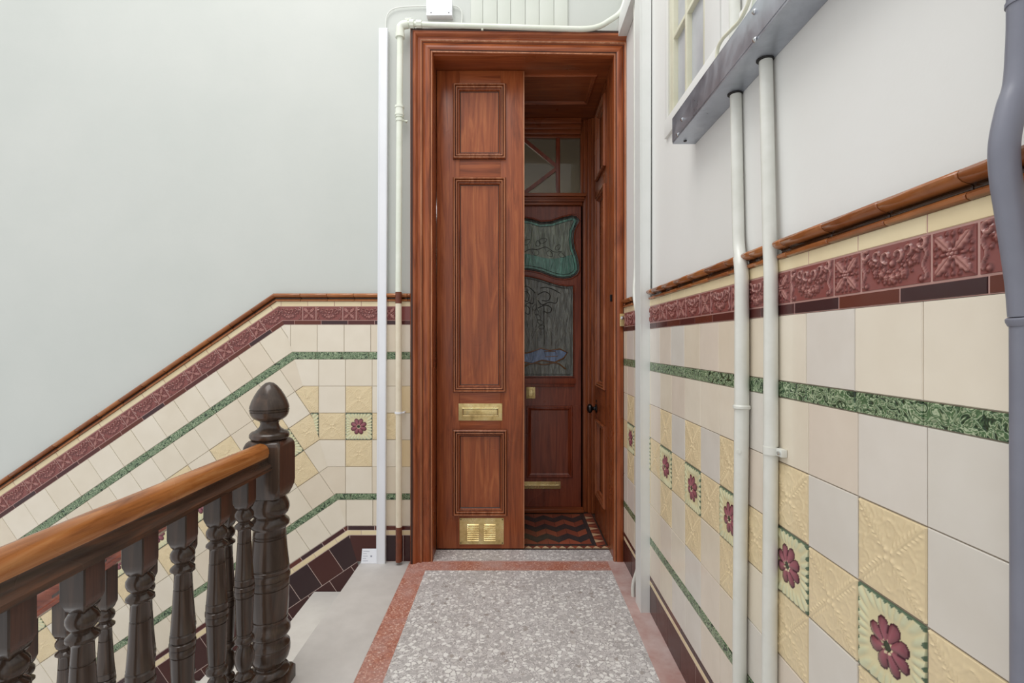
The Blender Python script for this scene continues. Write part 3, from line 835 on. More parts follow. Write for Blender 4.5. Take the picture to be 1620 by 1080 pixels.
# ------------------------------------------------------------------ inner door with fanlight
DI = 3.69; SI = F / DI; YI = DI - D
ix = lambda x: (x - 810) / SI
iz = lambda y: H - (y - HY) / SI
CX = .0725; mir = lambda x: 2 * CX - x
d3 = empty('door_3', (CX, YI, 0)); tag(d3, 'dark red inner door with stained glass shield panel and fanlight above', 'door', kind='structure')
gx = ix(918.5); ex = .636; ey0 = YI - .01
m = MB()
for s in (lambda x: x, mir):
    for a, b, yf in ((gx, gx + .022, .012), (gx + .020, gx + .050, -.012), (gx + .048, gx + .075, -.03), (gx + .073, ex - .001, -.045)):
        xa, xb = s(a), s(b); xa = max(xa, OL - .05); xb = max(xb, OL - .05)
        if abs(xa - xb) > .002: m.box(xa, xb, YI + yf, YI + .05, 0, OT - .002, .005)
part(m, 'frame_jamb', M['wood_z'], d3)
m = MB()
zt = iz(217)
for a, b, yf in ((zt, zt + .02, .012), (zt + .018, zt + .05, -.012), (zt + .048, zt + .085, -.03), (zt + .083, OT - .002, -.045)):
    m.box(mir(gx), gx, YI + yf, YI + .05, a, min(b, OT - .002), .004)
part(m, 'frame_head', M['wood_x'], d3)
m = MB()
z0, z1 = iz(325), iz(307.5)
m.box(mir(gx) - .02, gx + .02, YI - .03, YI + .05, z0 + .02, z1 - .012, .006); m.box(mir(gx) - .035, gx + .035, YI - .048, YI + .05, z1 - .026, z1, .006)
m.box(mir(gx) - .01, gx + .01, YI - .018, YI + .05, z0, z0 + .024, .005); m.box(mir(gx) - .025, gx + .025, YI - .04, YI + .04, z1 - .045, z1 - .03, .005)
part(m, 'transom', M['wood_x'], d3)
fan = MB(); fan.box(mir(gx), gx, YI + .022, YI + .026, z1, zt)
fg = part(fan, 'fanlight_pane', M['fan_glass'], d3)
m = MB(); mx0, mx1 = ix(879.6), ix(886.3); mm = (mx0 + mx1) / 2; zc = iz(264)
for s in (lambda x: x, mir):
    m.box(s(mx0), s(mx1), YI + .006, YI + .036, z1, zt, .003)
    for zz in (zt, z1):
        a = Vector((s(mm), YI + .02, zc)); b = Vector((CX, YI + .02, zz)); d = (b - a).normalized(); n = Vector((-d.z, 0, d.x)) * .013
        q = Vector((0, .013, 0))
        m.loft([[a + n - q, a - n - q, a - n + q, a + n + q], [b + n - q, b - n - q, b - n + q, b + n + q]])
part(m, 'glazing_bar', M['wood_in'], d3)
# the leaf: outline with two shaped holes
lx1_ = ix(922.5) - .0; lx0_ = mir(lx1_); lz_t = z0 - .002; lz_b = .012 + .02
U = [(829.4, 343.5), (842, 345.5), (856, 350), (872, 349), (890, 343), (904.8, 339.4), (912, 341), (917.8, 347.5), (913, 356), (909, 366), (908, 378), (910, 392), (914.5, 405), (917.3, 419), (917, 427),
     (913, 434), (904, 439.5), (892.5, 441), (880, 439.5), (866, 435), (856, 431), (845, 428.5), (835.5, 427)]
Lw = [(829.4, 436.5), (840, 437.5), (856, 441.5), (872, 447), (886, 451), (898, 452.5), (907, 452), (907, 595)]
def full(pts): r = [(ix(x), iz(y)) for x, y in pts]; return r + [(mir(x), z) for x, z in reversed(r)]
def inset(pts, t):
    out = []; n = len(pts)
    ar = sum(pts[i][0] * pts[(i + 1) % n][1] - pts[(i + 1) % n][0] * pts[i][1] for i in range(n)); s = 1 if ar > 0 else -1
    for i in range(n):
        a, b, c = Vector(pts[i - 1]), Vector(pts[i]), Vector(pts[(i + 1) % n])
        d1_ = (b - a).normalized(); d2_ = (c - b).normalized(); n1 = Vector((-d1_.y, d1_.x)); n2 = Vector((-d2_.y, d2_.x)); nn = (n1 + n2)
        nn = nn.normalized() if nn.length > .1 else n1
        k = 1 / max(.5, nn.dot(n1)); out.append(tuple(b + nn * (t * s * k)))
    return out
hu, hl = full(U), full(Lw)
lp0 = [(lx0_, lz_b), (lx1_, lz_b), (lx1_, lz_t), (lx0_, lz_t)]
YF = YI + .012
m = MB()
loops = [[Vector((x, z, 0)) for x, z in q] for q in (lp0, hu, hl)]
tri = tessellate_polygon(loops); flat = [p for q in loops for p in q]
m.add([(p.x, YF, p.y) for p in flat], [tuple(t) for t in tri])
m.add([(p.x, YF + .04, p.y) for p in flat], [tuple(t) for t in tri])
for q in (lp0, hu, hl):
    m.loft([[(x, YF, z) for x, z in q], [(x, YF + .04, z) for x, z in q]], cap=(False, False))
leaf = part(m, 'leaf', M['wood_in'], d3)
m = MB()
for q in (hu, hl):
    m.tube([(x, YF - .001, z) for x, z in inset(q, -.004)], .006, 8, closed=True)
part(m, 'glass_bead', M['wood_in'], d3)
def pane(name, pts, mat_, y):
    mb_ = MB(); lo = [Vector((x, z, 0)) for x, z in pts]; tr_ = tessellate_polygon([lo])
    mb_.add([(x, y, z) for x, z in pts] + [(x, y + .003, z) for x, z in pts], [tuple(t) for t in tr_] + [tuple(i + len(pts) for i in t) for t in tr_])
    mb_.loft([[(x, y, z) for x, z in pts], [(x, y + .003, z) for x, z in pts]], cap=(False, False))
    return mb_
up = part(pane('x', inset(hu, -.003), None, YF + .014), 'shield_pane', M['lead_glass'], d3, 'teal and pale green stained glass shield pane', fixn=True)
lw = part(pane('x', inset(hl, -.003), None, YF + .014), 'lower_pane', M['lead_glass'], d3, 'rippled grey glass pane with painted scrolls')
mid = inset(hu, .016)
m = pane('x', mid, None, YF + .0125); part(m, 'border_glass', M['teal_glass'], up)
inner = inset(hu, .036)
m = pane('x', [(x, max(z, iz(404) + .02 * math.cos((x - CX) * 14))) for x, z in inner], None, YF + .0112); part(m, 'field_glass', M['pale_glass'], up)
m = MB()
for q, r_ in ((inset(hu, .008), .0022), (mid, .0022), (inner, .0018)): m.tube([(x, YF + .011, z) for x, z in q], r_, 6, closed=True)
# painted vine: stems and leaves
def leafshape(mb_, cx, cz, L, wdt, ang, y):
    pts = []
    for k in range(10):
        a = 2 * math.pi * k / 10; px, pz = L * math.cos(a) * .5, wdt * math.sin(a) * .5 * (1 - .35 * math.cos(a))
        pts.append((cx + px * math.cos(ang) - pz * math.sin(ang), cz + px * math.sin(ang) + pz * math.cos(ang)))
    mb_.tube([(x, y, z) for x, z in pts], .0016, 5, closed=True)
cu = iz(388)
for s in (1, -1):
    m.tube([(CX + s * a, YF + .0105, cu + b) for a, b in ((0, -.06), (.06, -.02), (.12, -.03), (.18, .0), (.24, -.05), (.30, -.04))], .0022, 6, fil=.04)
    for a, b, l_, w_, an in ((.04, .03, .06, .035, .6), (.10, -.045, .06, .04, 2.4), (.16, .04, .06, .036, .3), (.21, -.06, .055, .035, -.7), (.27, -.01, .05, .03, .9), (.12, .02, .045, .03, 1.6), (.30, -.07, .05, .03, -.5)):
        leafshape(m, CX + s * a, cu + b, l_, w_, an * s, YF + .0105)
part(m, 'leading', M['leading'], up)
m = MB()
lb = inset(hl, .014)
m.tube([(x, YF + .0125, z) for x, z in lb], .0022, 6, closed=True)
for s in (1, -1):
    zc_ = iz(470)
    for pts in ([(0, .02), (.05, .05), (.10, .02), (.08, -.03), (.03, -.02)], [(0, -.08), (.06, -.05), (.11, -.08), (.09, -.12), (.04, -.10)], [(.0, -.02), (.03, -.06), (.09, -.03), (.14, -.05), (.15, .0)],
                [(.02, .07), (.06, .08), (.12, .06), (.17, .03)]):
        m.tube([(CX + s * (a + .12), YF + .0118, zc_ + b) for a, b in pts], .0028, 6, fil=.03)
        m.tube([(CX + s * (a * .6), YF + .0118, zc_ + b * 1.1) for a, b in pts], .0024, 6, fil=.03)
    for k in range(5):
        leafshape(m, CX + s * (.10 + .012 * k), iz(485 + 8 * k), .05, .028, 1.2 + .5 * k, YF + .0118)
for xo in (.165, -.165, 0):
    m.tube([(CX + xo, YF + .0118, iz(480)), (CX + xo * 1.02, YF + .0118, iz(545))], .002, 6)
part(m, 'painted_scroll', M['leading'], lw)
def bluepts(k=1.0):
    c = [(-.36, .02), (-.30, .045), (-.22, .035), (-.15, .05), (-.06, .02), (0, .012), (.06, .02), (.15, .05), (.22, .035), (.30, .045), (.36, .02), (.33, -.02), (.26, -.05), (.16, -.035), (.08, -.06), (0, -.045), (-.08, -.06), (-.16, -.035), (-.26, -.05), (-.33, -.02)]
    return [(CX + a * .95, iz(562) + b * 1.05) for a, b in c]
m = pane('x', bluepts(), None, YF + .0118); part(m, 'blue_glass', M['blue_glass'], lw)
m = MB(); bp = bluepts(); m.tube([(x, YF + .011, z) for x, z in bp], .0055, 7, closed=True)
for s in (1, -1):
    m.tube([(CX + s * a, YF + .011, iz(584) + b) for a, b in ((0, .01), (.08, .05), (.17, .03), (.26, .055), (.33, .0))], .005, 7, fil=.04)
    m.tube([(CX + s * a, YF + .0105, iz(560) + b) for a, b in ((.17, .02), (.25, .02), (.27, -.015), (.18, -.02))], .003, 7, closed=True)
part(m, 'amber_scroll', M['amber_line'], lw)
m = MB(); m.box(mir(ix(911)), ix(911), YF - .022, YF, iz(607), iz(598), .005); m.box(mir(ix(909)), ix(909), YF - .012, YF, iz(612), iz(606), .004)
part(m, 'glass_sill', M['wood_in'], d3)
for s in (1, -1):
    a, b = ix(833), ix(906)
    if s < 0: a, b = mir(b), mir(a)
    m = MB(); m.rect_mould(a, b, iz(756), iz(642), YF, [(0, 0), (0, .006), (.004, .012), (.012, .013), (.017, .008), (.022, .010), (.028, .005), (.034, .001)], -1)
    part(m, 'lower_panel_moulding', M['wood_in'], d3)
m = MB(); m.box(.105, .173, YF - .006, YF, iz(630.5), iz(612), .002); lk = part(m, 'lock_plate', M['brass'], d3, 'brass rim lock plate')
m = MB(); m.rect_mould(.118, .160, iz(628), iz(615), YF - .006, [(0, 0), (0, .003), (.004, .004), (.006, .001)], -1); part(m, 'lock_rim', M['brass'], lk)
m = MB(); a, b = mir(ix(887)), ix(887)
m.box(a, b, YF - .004, YF, iz(773.5), iz(762), .003)
m.tube([(a + .012, YF - .006, iz(767.7)), (b - .012, YF - .006, iz(767.7))], .007, 10)
part(m, 'kick_bar', M['brass'], d3, 'low horizontal brass bar')
m = MB(); m.box(mir(gx) - .02, gx + .02, YI - .035, YI + .05, .001, .030, .005); part(m, 'door_sill', M['wood_x'], d3)
# the hall beyond the inner door
m = MB()
hx0, hx1, hy0, hy1, hz = -.7, .85, YI + .06, 3.9, 2.98
for q in (((hx0, hy0), (hx0, hy1)), ((hx0, hy1), (hx1, hy1)), ((hx1, hy1), (hx1, hy0))):
    (ax_, ay_), (bx_, by_) = q
    m.box(min(ax_, bx_) - .02, max(ax_, bx_) + .02, min(ay_, by_) - .02, max(ay_, by_) + .02, 0, hz)
m.box(hx0, hx1, hy0 - .18, hy1, hz, hz + .03); m.box(hx0, hx1, hy0 - .02, hy1, -.05, 0)
m.box(hx0, OL - .095, hy0 - .02, hy0, 0, hz); m.box(.675, hx1, hy0 - .02, hy0, 0, hz); m.box(hx0, hx1, hy0 - .02, hy0, OT + .03, hz)
o = m.build('wall_hall', M['hall_wall']); tag(o, 'plain hall wall seen dimly through the fanlight', 'wall', kind='structure')

# bell push and small latch on the right jamb
m = MB(); x, y_, z = P(984, 506, D - .02); m.box(x - .013, x + .013, -.027, -.0185, z - .036, z + .036, .002); bell = m.build('bell_push', M['brass'])
tag(bell, 'small brass bell push on the right side of the door frame', 'bell push')
m = MB(); m.lathe([(.010, 0), (.010, .003), (.006, .004), (.006, .008), (.0015, .010)], seg=16); m.v = [(x + a, -.027 - c, z + .012 + b) for a, b, c in m.v]
m.build('button', M['screw'], bell)
m = MB(); m.box(.575, OR_ + .0, .05, .062, bz(470) - .02, bz(470) + .02, .002); o = m.build('keep_plate', M['dark_metal']); tag(o, 'tiny dark catch plate on the inner face of the right jamb', 'catch plate')

# boarding above the door
m = MB(); bxs = [745, 764, 786.5, 808, 831, 853, 876, 898]
for k in range(len(bxs) - 1):
    a, b = bx(bxs[k]), bx(bxs[k + 1]); m.box(a + .0008, b - .0008, -.012, 0, bz(46), 4.4, .003)
o = m.build('trim_5', M['board']); tag(o, 'narrow painted matchboards on the wall over the doorway', 'boarding', kind='structure')

# ------------------------------------------------------------------ window in the right wall
wn = empty('window_1', (W, (wy0 + wy1) / 2, wz0)); tag(wn, 'small high frosted sash window in the right wall above the metal duct', 'window', kind='structure')
XF = W + .0005
m = MB()
m.box(XF, XF + .05, wy1 - .053, wy1, wz0, wz1, .003); m.box(XF, XF + .05, wy0, -1.161, wz0, wz1, .003)
m.box(XF, XF + .05, wy0, wy1, wz0, wz0 + .006, .003); m.box(XF, XF + .05, wy0, wy1, wz1 - .04, wz1, .003)
part(m, 'window_frame', M['cream_paint'], wn)
m = MB(); m.box(XF, XF + .04, -1.005, -.981, wz0, wz1, .003); m.box(XF + .001, XF + .04, wy0 + .01, wy1 - .01, 2.484, 2.500, .002)
part(m, 'glazing_bar', M['cream_paint'], wn)
m = MB(); m.box(W + .020, W + .024, wy0 + .005, wy1 - .005, wz0, wz1); part(m, 'pane', M['win_glass'], wn)
m = MB(); m.box(W - .012, W + .05, wy0 - .40, wy1 + .03, wz0 - .075, wz0, .004); part(m, 'window_sill', M['plaster_r'], wn)
m = MB(); m.box(W - .008, W, wy1, wy1 + .028, wz0, wz1 + .05, .003); m.box(W - .006, W, wy0 - .12, wy0, wz0, wz1 + .05, .002)
part(m, 'window_casing', M['plaster_r'], wn)

# ------------------------------------------------------------------ services: back wall
def strip_poly(pts): return pts
m = MB()
a, b = P(606, 50, D - .01), P(605, 888, D - .01)
xt, xb = bx(608.5), bx(605.2); w2 = .0245
m.loft([[(xb - w2, -.0125, 0.0), (xb + w2, -.0125, 0), (xb + w2, -.042, 0), (xb - w2, -.042, 0)], [(xt - w2, -.0005, bz(50)), (xt + w2, -.0005, bz(50)), (xt + w2, -.034, bz(50)), (xt - w2, -.034, bz(50))]])
o = m.build('cable_trunking', M['white_plastic']); tag(o, 'tall white plastic cable trunking left of the door frame', 'cable trunking')
m = MB()
for s in (-1, 1):
    m.loft([[(xb + s * .019 - .001, -.0435, .002), (xb + s * .019 + .001, -.0435, .002), (xb + s * .019 + .001, -.041, .002), (xb + s * .019 - .001, -.041, .002)],
            [(xt + s * .019 - .001, -.0355, bz(51)), (xt + s * .019 + .001, -.0355, bz(51)), (xt + s * .019 + .001, -.033, bz(51)), (xt + s * .019 - .001, -.033, bz(51))]])
m.build('lid_edge', M['white_plastic'], o)

PO = -.052                                             # pipe centre off the wall
pr = .0175
gp = empty('gas_pipe', (bx(630), PO, 0)); tag(gp, 'upright pipe left of the door frame painted pale green, cream and brown', 'pipe')
sx_ = (D + PO) / D
def BP(x, y, off=PO): return P(x, y, D + off)
m = MB(); m.tube([BP(630.5, 462), BP(632, 185), BP(633, 40)], pr, 18); part(m, 'painted_pipe', M['pipe_paint'], gp, 'pale green painted upper length')
m = MB(); m.tube([BP(630.5, 480), BP(630.5, 462)], pr * 1.03, 18); part(m, 'brown_length', M['pipe_brown'], gp, 'brown painted length at the dado rail')
m = MB(); m.tube([BP(631, 888), BP(631, 833)], pr * 1.03, 18); part(m, 'brown_length', M['pipe_brown'], gp, 'brown painted foot at the skirting')
m = MB(); m.tube([BP(631, 833), BP(630.5, 480)], pr, 18); part(m, 'cream_length', M['pipe_cream'], gp, 'cream painted length over the tiles')
m = MB(); m.tube([BP(633, 54), BP(633, 41), BP(646, 38)], pr * 1.3, 18, fil=.05); m.tube([BP(633, 60), BP(633, 53)], pr * 1.5, 18); part(m, 'elbow', M['pipe_paint'], gp)
m = MB(); m.tube([BP(632, 186), BP(632, 169)], pr * 1.32, 18); m.tube([BP(632, 171), BP(632, 168)], pr * 1.5, 18); m.tube([BP(632, 183), BP(632, 180)], pr * 1.5, 18); part(m, 'coupling', M['pipe_paint'], gp)
m = MB(); m.tube([BP(632, 192), BP(632, 188)], pr * 1.2, 18)
c = BP(638, 190); m.tube([(c[0], c[1], c[2]), (c[0] + .012, -.02, c[2])], .004, 8); m.tube([(c[0] + .004, -.04, c[2]), (c[0] + .022, -.04, c[2])], .005, 8); part(m, 'clamp', M['pipe_paint'], gp)
m = MB(); m.tube([BP(630.5, 654), BP(630.5, 651)], pr * 1.25, 18); c = BP(636, 652.5); m.box(c[0], c[0] + .014, -.05, -.012, c[2] - .004, c[2] + .004, .001); part(m, 'clip', M['white_plastic'], gp)
m = MB(); m.tube([BP(640, 38), BP(925, 46.5), BP(948, 43), BP(984, 20), BP(992, -10), BP(992, -60)], pr * .85, 16, fil=.05); part(m, 'level_pipe', M['pipe_paint'], gp, 'thin horizontal length above the door')
m = MB(); m.tube([BP(648, 38), BP(655, 38.3)], pr * 1.35, 8); m.tube([BP(646, 33), BP(646, 30)], .008, 10); m.tube([BP(646, 38), BP(646, 31)], .006, 10); m.tube([BP(659, 38.3), BP(667, 38.5)], pr * 1.25, 8); m.tube([BP(641, 30.5), BP(651, 30)], .006, 8)
part(m, 'valve', M['pipe_paint'], gp)
m = MB(); c = BP(764, 44); m.tube([BP(763, 42), BP(763, 48)], .006, 8); part(m, 'pipe_hook', M['pipe_paint'], gp)
jb = MB(); a, b = BP(675.5, 28, -.02), BP(716, 4, -.02); jb.box(a[0], b[0], -.045, 0, a[2], b[2], .003); jo = jb.build('junction_box', M['white_plastic']); tag(jo, 'white junction box on the wall above the door frame corner', 'junction box')
m = MB(); m.box(a[0], b[0], -.047, -.045, a[2] - .004, a[2] + .010, .001); m.build('lid_edge', M['white_plastic'], jo)
for xx in (682, 710):
    m = MB(); c = BP(xx, 20.5, -.045); m.box(c[0] - .003, c[0] + .003, -.0475, -.045, c[2] - .003, c[2] + .003, .001); m.build('screw', M['dark_metal'], jo)
def curve_pts(pts, n=8):
    out = []; pts = [Vector(p) for p in pts]
    for i in range(len(pts) - 1):
        p0, p1, p2, p3 = pts[max(i - 1, 0)], pts[i], pts[i + 1], pts[min(i + 2, len(pts) - 1)]
        for k in range(n):
            t = k / n; out.append(.5 * ((2 * p1) + (p2 - p0) * t + (2 * p0 - 5 * p1 + 4 * p2 - p3) * t * t + (3 * p1 - p0 - 3 * p2 + p3) * t ** 3))
    out.append(pts[-1]); return out
m = MB(); m.tube(curve_pts([P(x, y, D - .012) for x, y in ((610, 51), (610.5, 32), (615, 20), (626, 13), (645, 10.5), (675, 9.5))]), .0032, 8); o = m.build('cable', M['cable']); tag(o, 'thin pale cable curving from the trunking to the junction box', 'cable')
m = MB(); m.tube(curve_pts([P(x, y, D - .012) for x, y in ((716, 9.5), (723, 10.5), (729, 16), (731, 26), (730, 40), (728.5, 50))]), .0032, 8); o = m.build('cable', M['cable']); tag(o, 'thin pale cable hanging from the right side of the junction box', 'cable')
# paper note
nt_ = empty('paper_notice', (bx(587), -.02, 0)); tag(nt_, 'small white printed paper leaning against the skirting by the trunking', 'paper')
m = MB(); x0, x1 = bx(574.5), bx(601); zt_ = .076
m.loft([[(x0, -.040, .001), (x1, -.040, .001), (x1, -.0395, .001), (x0, -.0395, .001)], [(x0, -.018, zt_), (x1, -.0175, zt_), (x1, -.017, zt_), (x0, -.0175, zt_)]]); part(m, 'sheet', M['paper'], nt_)
m = MB()
yz = lambda z: -.0408 + (.022) * z / zt_
for k, (a, b) in enumerate(((.08, .45), (.08, .3), (.08, .36), (.08, .28), (.08, .4))):
    z = zt_ * (.82 - .16 * k); xa, xb = x0 + (x1 - x0) * a, x0 + (x1 - x0) * b
    m.add([(xa, yz(z), z), (xb, yz(z), z), (xb, yz(z + .002), z + .002), (xa, yz(z + .002), z + .002)], [(0, 1, 2, 3)])
z = zt_ * .45; xa, xb = x0 + (x1 - x0) * .52, x0 + (x1 - x0) * .62
m.add([(xa, yz(z), z), (xb, yz(z), z), (xb, yz(z + .008), z + .008), (xa, yz(z + .008), z + .008)], [(0, 1, 2, 3)])
part(m, 'printed_lines', M['ink'], nt_)

# ------------------------------------------------------------------ services: right wall
tk = empty('cable_trunking', (.63, -.51, 0)); tag(tk, 'tall white square trunking on the right wall close to the door', 'cable trunking')
m = MB()
def slab(x0, x1, y0, y1, z, sx=0): return [(x0 + sx, y0, z), (x1 + sx, y0, z), (x1 + sx, y1, z), (x0 + sx, y1, z)]
m.loft([slab(.603, .640, -.553, -.462, .0), slab(.5985, .6525, -.545, -.455, 4.3)])
part(m, 'trunking_body', M['trunk_paint'], tk)
m = MB(); m.loft([slab(.598, .603, -.5545, -.457, .0), slab(.5935, .5985, -.547, -.450, 4.3)]); part(m, 'trunking_lid', M['trunk_paint'], tk)
m = MB(); m.box(.640, .6525, -.55, -.465, 0, 1.44); part(m, 'backing', M['trunk_paint'], tk)
m = MB(); zb = bz(64)
m.box(.603, W - .001, -.449, -.001, zb, zb + .10, .003); o = m.build('cable_trunking', M['trunk_paint']); tag(o, 'short horizontal white trunking high on the right wall at the corner', 'cable trunking')
# conduit beside the trunk
def RX(x, y, X): return P(x, y, X * F / (x - 810))
m = MB(); X_ = .630
m.tube([(X_ + .005, -.30, 4.3), (X_ + .005, -.31, 1.62), (X_ - .016, -.36, 1.50), (X_ - .016, -.438, 1.38), (X_ - .007, -.438, .24), (X_ - .012, -.436, .16), (X_ - .030, -.40, .06), (X_ - .030, -.40, .0)], .0105, 12, fil=.05)
m.v = m.v
o = m.build('conduit', M['pipe_white']); tag(o, 'slim painted conduit running down behind the tall square trunking', 'conduit')

def wall_pipe(name, label, pts, rad, collars, clips, mat='pipe_white'):
    root = empty(name, (pts[-1][0], pts[-1][1], pts[-1][2])); tag(root, label, 'pipe')
    m = MB(); m.tube(pts, rad, 20, fil=.05); part(m, 'pipe_body', M[mat], root)
    return root
PX = .6235
A = lambda x, y, X=PX: RX(x, y, X)
ptsA = [A(1160.5, -140, .636), A(1164, 150, .636), A(1168.5, 392, .634), A(1173.5, 425, .6205), A(1173.5, 640, .6205), A(1170, 1000, .6205)]
ptsA.append((ptsA[-1][0], ptsA[-1][1], 0))
pa = wall_pipe('water_pipe', 'white painted pipe nearer the door of the two uprights crossing the tiles', ptsA, [.0155, .0158, .0160, .0182, .0188, .0180, .0180], None, None)
m = MB(); c0, c1 = A(1173.5, 647, .6205), A(1173.5, 640, .6205); m.tube([c0, (c0[0], c0[1], c0[2] + .003), (c1[0], c1[1], c1[2] - .003), c1], [.0195, .0225, .0225, .0195], 20)
part(m, 'coupling', M['pipe_white'], pa)
m = MB(); c0 = A(1172, 712, .6205); m.tube([(c0[0] - .010, c0[1] - .012, c0[2]), (c0[0] - .014, c0[1] - .018, c0[2])], .006, 8); part(m, 'plug', M['pipe_white'], pa)
B = A
ptsB = [B(1210, 60, .634), B(1211.5, 95, .634), B(1217.5, 385, .628), B(1219.5, 430), B(1219.5, 700), B(1217.5, 1060)]
ptsB.append((ptsB[-1][0], ptsB[-1][1], 0))
pb = wall_pipe('water_pipe', 'white painted pipe nearer the camera of the two uprights, held by a saddle clip', ptsB, [.0158, .0158, .0158, .0158, .0165, .0172, .0172], None, None)
m = MB(); c0 = B(1220, 712); m.tube([(c0[0], c0[1], c0[2] - .009), (c0[0], c0[1], c0[2] + .009)], .0185, 20)
m.box(c0[0] + .003, W - .0125, c0[1] - .040, c0[1] - .005, c0[2] - .009, c0[2] + .009, .002); part(m, 'saddle_clip', M['pipe_white'], pb)
m = MB(); m.tube([(c0[0] - .002, c0[1] - .032, c0[2]), (c0[0] + .004, c0[1] - .032, c0[2])], .0045, 10); part(m, 'screw', M['screw'], pb)

du = empty('cable_duct', (.61, -1.1, 1.961)); tag(du, 'galvanised metal cable duct running high along the right wall', 'cable duct')
yE = 1.77 - D; xl = .572; zb_, zt2 = 1.961, 2.048
m = MB(); m.box(xl, W - .0005, -4.2, yE, zb_, zt2, .0012); part(m, 'duct_body', M['galv'], du)
m = MB(); m.box(xl - .0015, xl, -4.2, yE, zb_ + .006, zt2 + .004, .0006); m.box(xl - .0015, W - .02, -4.2, yE + .001, zt2, zt2 + .0015, .0005); part(m, 'duct_lid', M['galv'], du)
for x_, y_ in ((1194.5, 18.5), (1195.5, 63), (1080, 189), (1073, 213)):
    d_ = xl * F / (x_ - 810); c = P(x_, y_, d_); m = MB(); m.lathe([(.0065, 0), (.0065, .0012), (.004, .003), (.0045, .0045), (.001, .005)], seg=14)
    m.v = [(xl - .0015 - cc, c[1] + aa, c[2] + bb) for aa, bb, cc in m.v]; part(m, 'screw', M['screw'], du)
c = P(1084, 225, 1.74); m = MB(); m.lathe([(.006, 0), (.005, .003), (.001, .004)], seg=12); m.v = [(c[0] + a_, c[1] + b_, zb_ - c_) for a_, b_, c_ in m.v]; part(m, 'screw', M['dark_metal'], du)
for q, pd in ((A(1164, 150, .636), .0175), (B(1211.5, 95, .634), .0175)):
    m = MB(); m.lathe([(pd, zb_ - .004), (pd + .003, zb_ - .002), (pd + .003, zb_ - .0002)], q[0] - .002, q[1], 24); part(m, 'grommet', M['rubber'], du, 'black rubber grommet')
m = MB(); pts = [(xl + .035, P(1135, 98, 1.50)[1], 2.048)]
k = .598
m.tube(curve_pts([RX(1134.5, 108, k), RX(1135, 80, k), RX(1143, 62, k), RX(1158, 46, k), RX(1172, 30, k), RX(1184, 4, k), RX(1188, -20, k), RX(1189, -60, k)]), .0052, 12)
o = m.build('conduit', M['cream_paint']); tag(o, 'thin cream bent conduit rising from the metal duct beside the window', 'conduit')
m = MB(); k = .612
m.tube(curve_pts([RX(1180, 36, k), RX(1188, 20, k), RX(1193, 0, k), RX(1193, -40, k)]), .0045, 12)
o = m.build('conduit', M['pipe_paint']); tag(o, 'second thin conduit just behind the bent one above the duct', 'conduit')

gd = .60
g = lambda x, y, d=gd: P(x, y, d)
gpp = empty('soil_pipe', g(1620, 1180)); tag(gpp, 'thick grey plastic pipe bending around the dado rail at the right edge', 'pipe')
m = MB(); m.tube(curve_pts([g(1618, -120), g(1618, 0), g(1617, 60), g(1612, 130), (g(1600, 170)), g(1589, 225), g(1590, 275), g(1599, 335), g(1609, 400), g(1616, 450), g(1620, 500)], 6), .0148, 22); part(m, 'bent_length', M['pipe_grey'], gpp)
m = MB(); m.tube([g(1622, 512), g(1623, 900), g(1623, 1400), (g(1623, 1400)[0], gd - D, 0)], .0145, 22); part(m, 'straight_length', M['pipe_grey'], gpp)
m = MB(); m.tube([g(1620, 500), g(1620.5, 503), g(1621, 509), g(1621, 516)], [.0150, .0172, .0172, .0150], 22); part(m, 'coupling', M['pipe_grey'], gpp)
m = MB(); m.tube([g(1618, 0), g(1618, 6)], .0162, 22); part(m, 'coupling', M['pipe_grey'], gpp)

# ------------------------------------------------------------------ balustrades
BX, NY = -.883, 1.81 - D
def sq(cx, cy, s, z, c=.10):
    k = s * (1 - c); return [(cx + a, cy + b, z) for a, b in ((-s, -k), (-k, -s), (k, -s), (s, -k), (s, k), (k, s), (-k, s), (-s, k))]
def redface(m):
    for i, f in enumerate(m.f):
        if len(f) == 4 and m.mi[i] == 0:
            xs = [m.v[k][0] for k in f]
            if min(xs) > .9 * max(abs(m.v[k][0]) for k in f) and min(xs) > 0 and abs(m.v[f[0]][1] - m.v[f[1]][1]) > .02: m.mi[i] = 1
def baluster(ext=0.0, low=0.0):
    m = MB()
    top = .815 + ext; b = .0265
    m.loft([sq(0, 0, .0145, .703), sq(0, 0, .0200, .712), sq(0, 0, .0235, .723), sq(0, 0, b * .98, .730), sq(0, 0, b, .736), sq(0, 0, b, top)]); redface(m)
    pr_ = [(.016, .712), (.018, .706), (.024, .701), (.0285, .693), (.029, .684), (.0255, .674), (.0185, .667), (.018, .663), (.024, .658), (.029, .653), (.029, .648), (.0225, .643), (.0195, .636),
           (.0208, .601), (.0188, .5995), (.0188, .5975), (.0212, .596), (.0245, .535), (.028, .485), (.0288, .483), (.0262, .4815), (.0262, .4795), (.0295, .476), (.030, .462), (.0262, .4605), (.0262, .4585), (.0315, .455), (.0315, .444), (.028, .440), (.0305, .436), (.030, .424), (.0265, .4225), (.0265, .4205), (.0285, .419),
           (.0275, .38), (.0245, .315), (.0237, .301), (.0212, .2995), (.0212, .2975), (.0233, .296), (.0235, .289), (.029, .284), (.0305, .277), (.028, .270), (.0195, .264), (.0185, .256), (.025, .246), (.0305, .228), (.030, .208), (.024, .186), (.0175, .176),
           (.0175, .172), (.026, .166), (.029, .158), (.026, .151), (.021, .148)]
    m.lathe(pr_, seg=22)
    m.loft([sq(0, 0, .0265, -low), sq(0, 0, .0265, .142), sq(0, 0, .021, .149)])
    return m
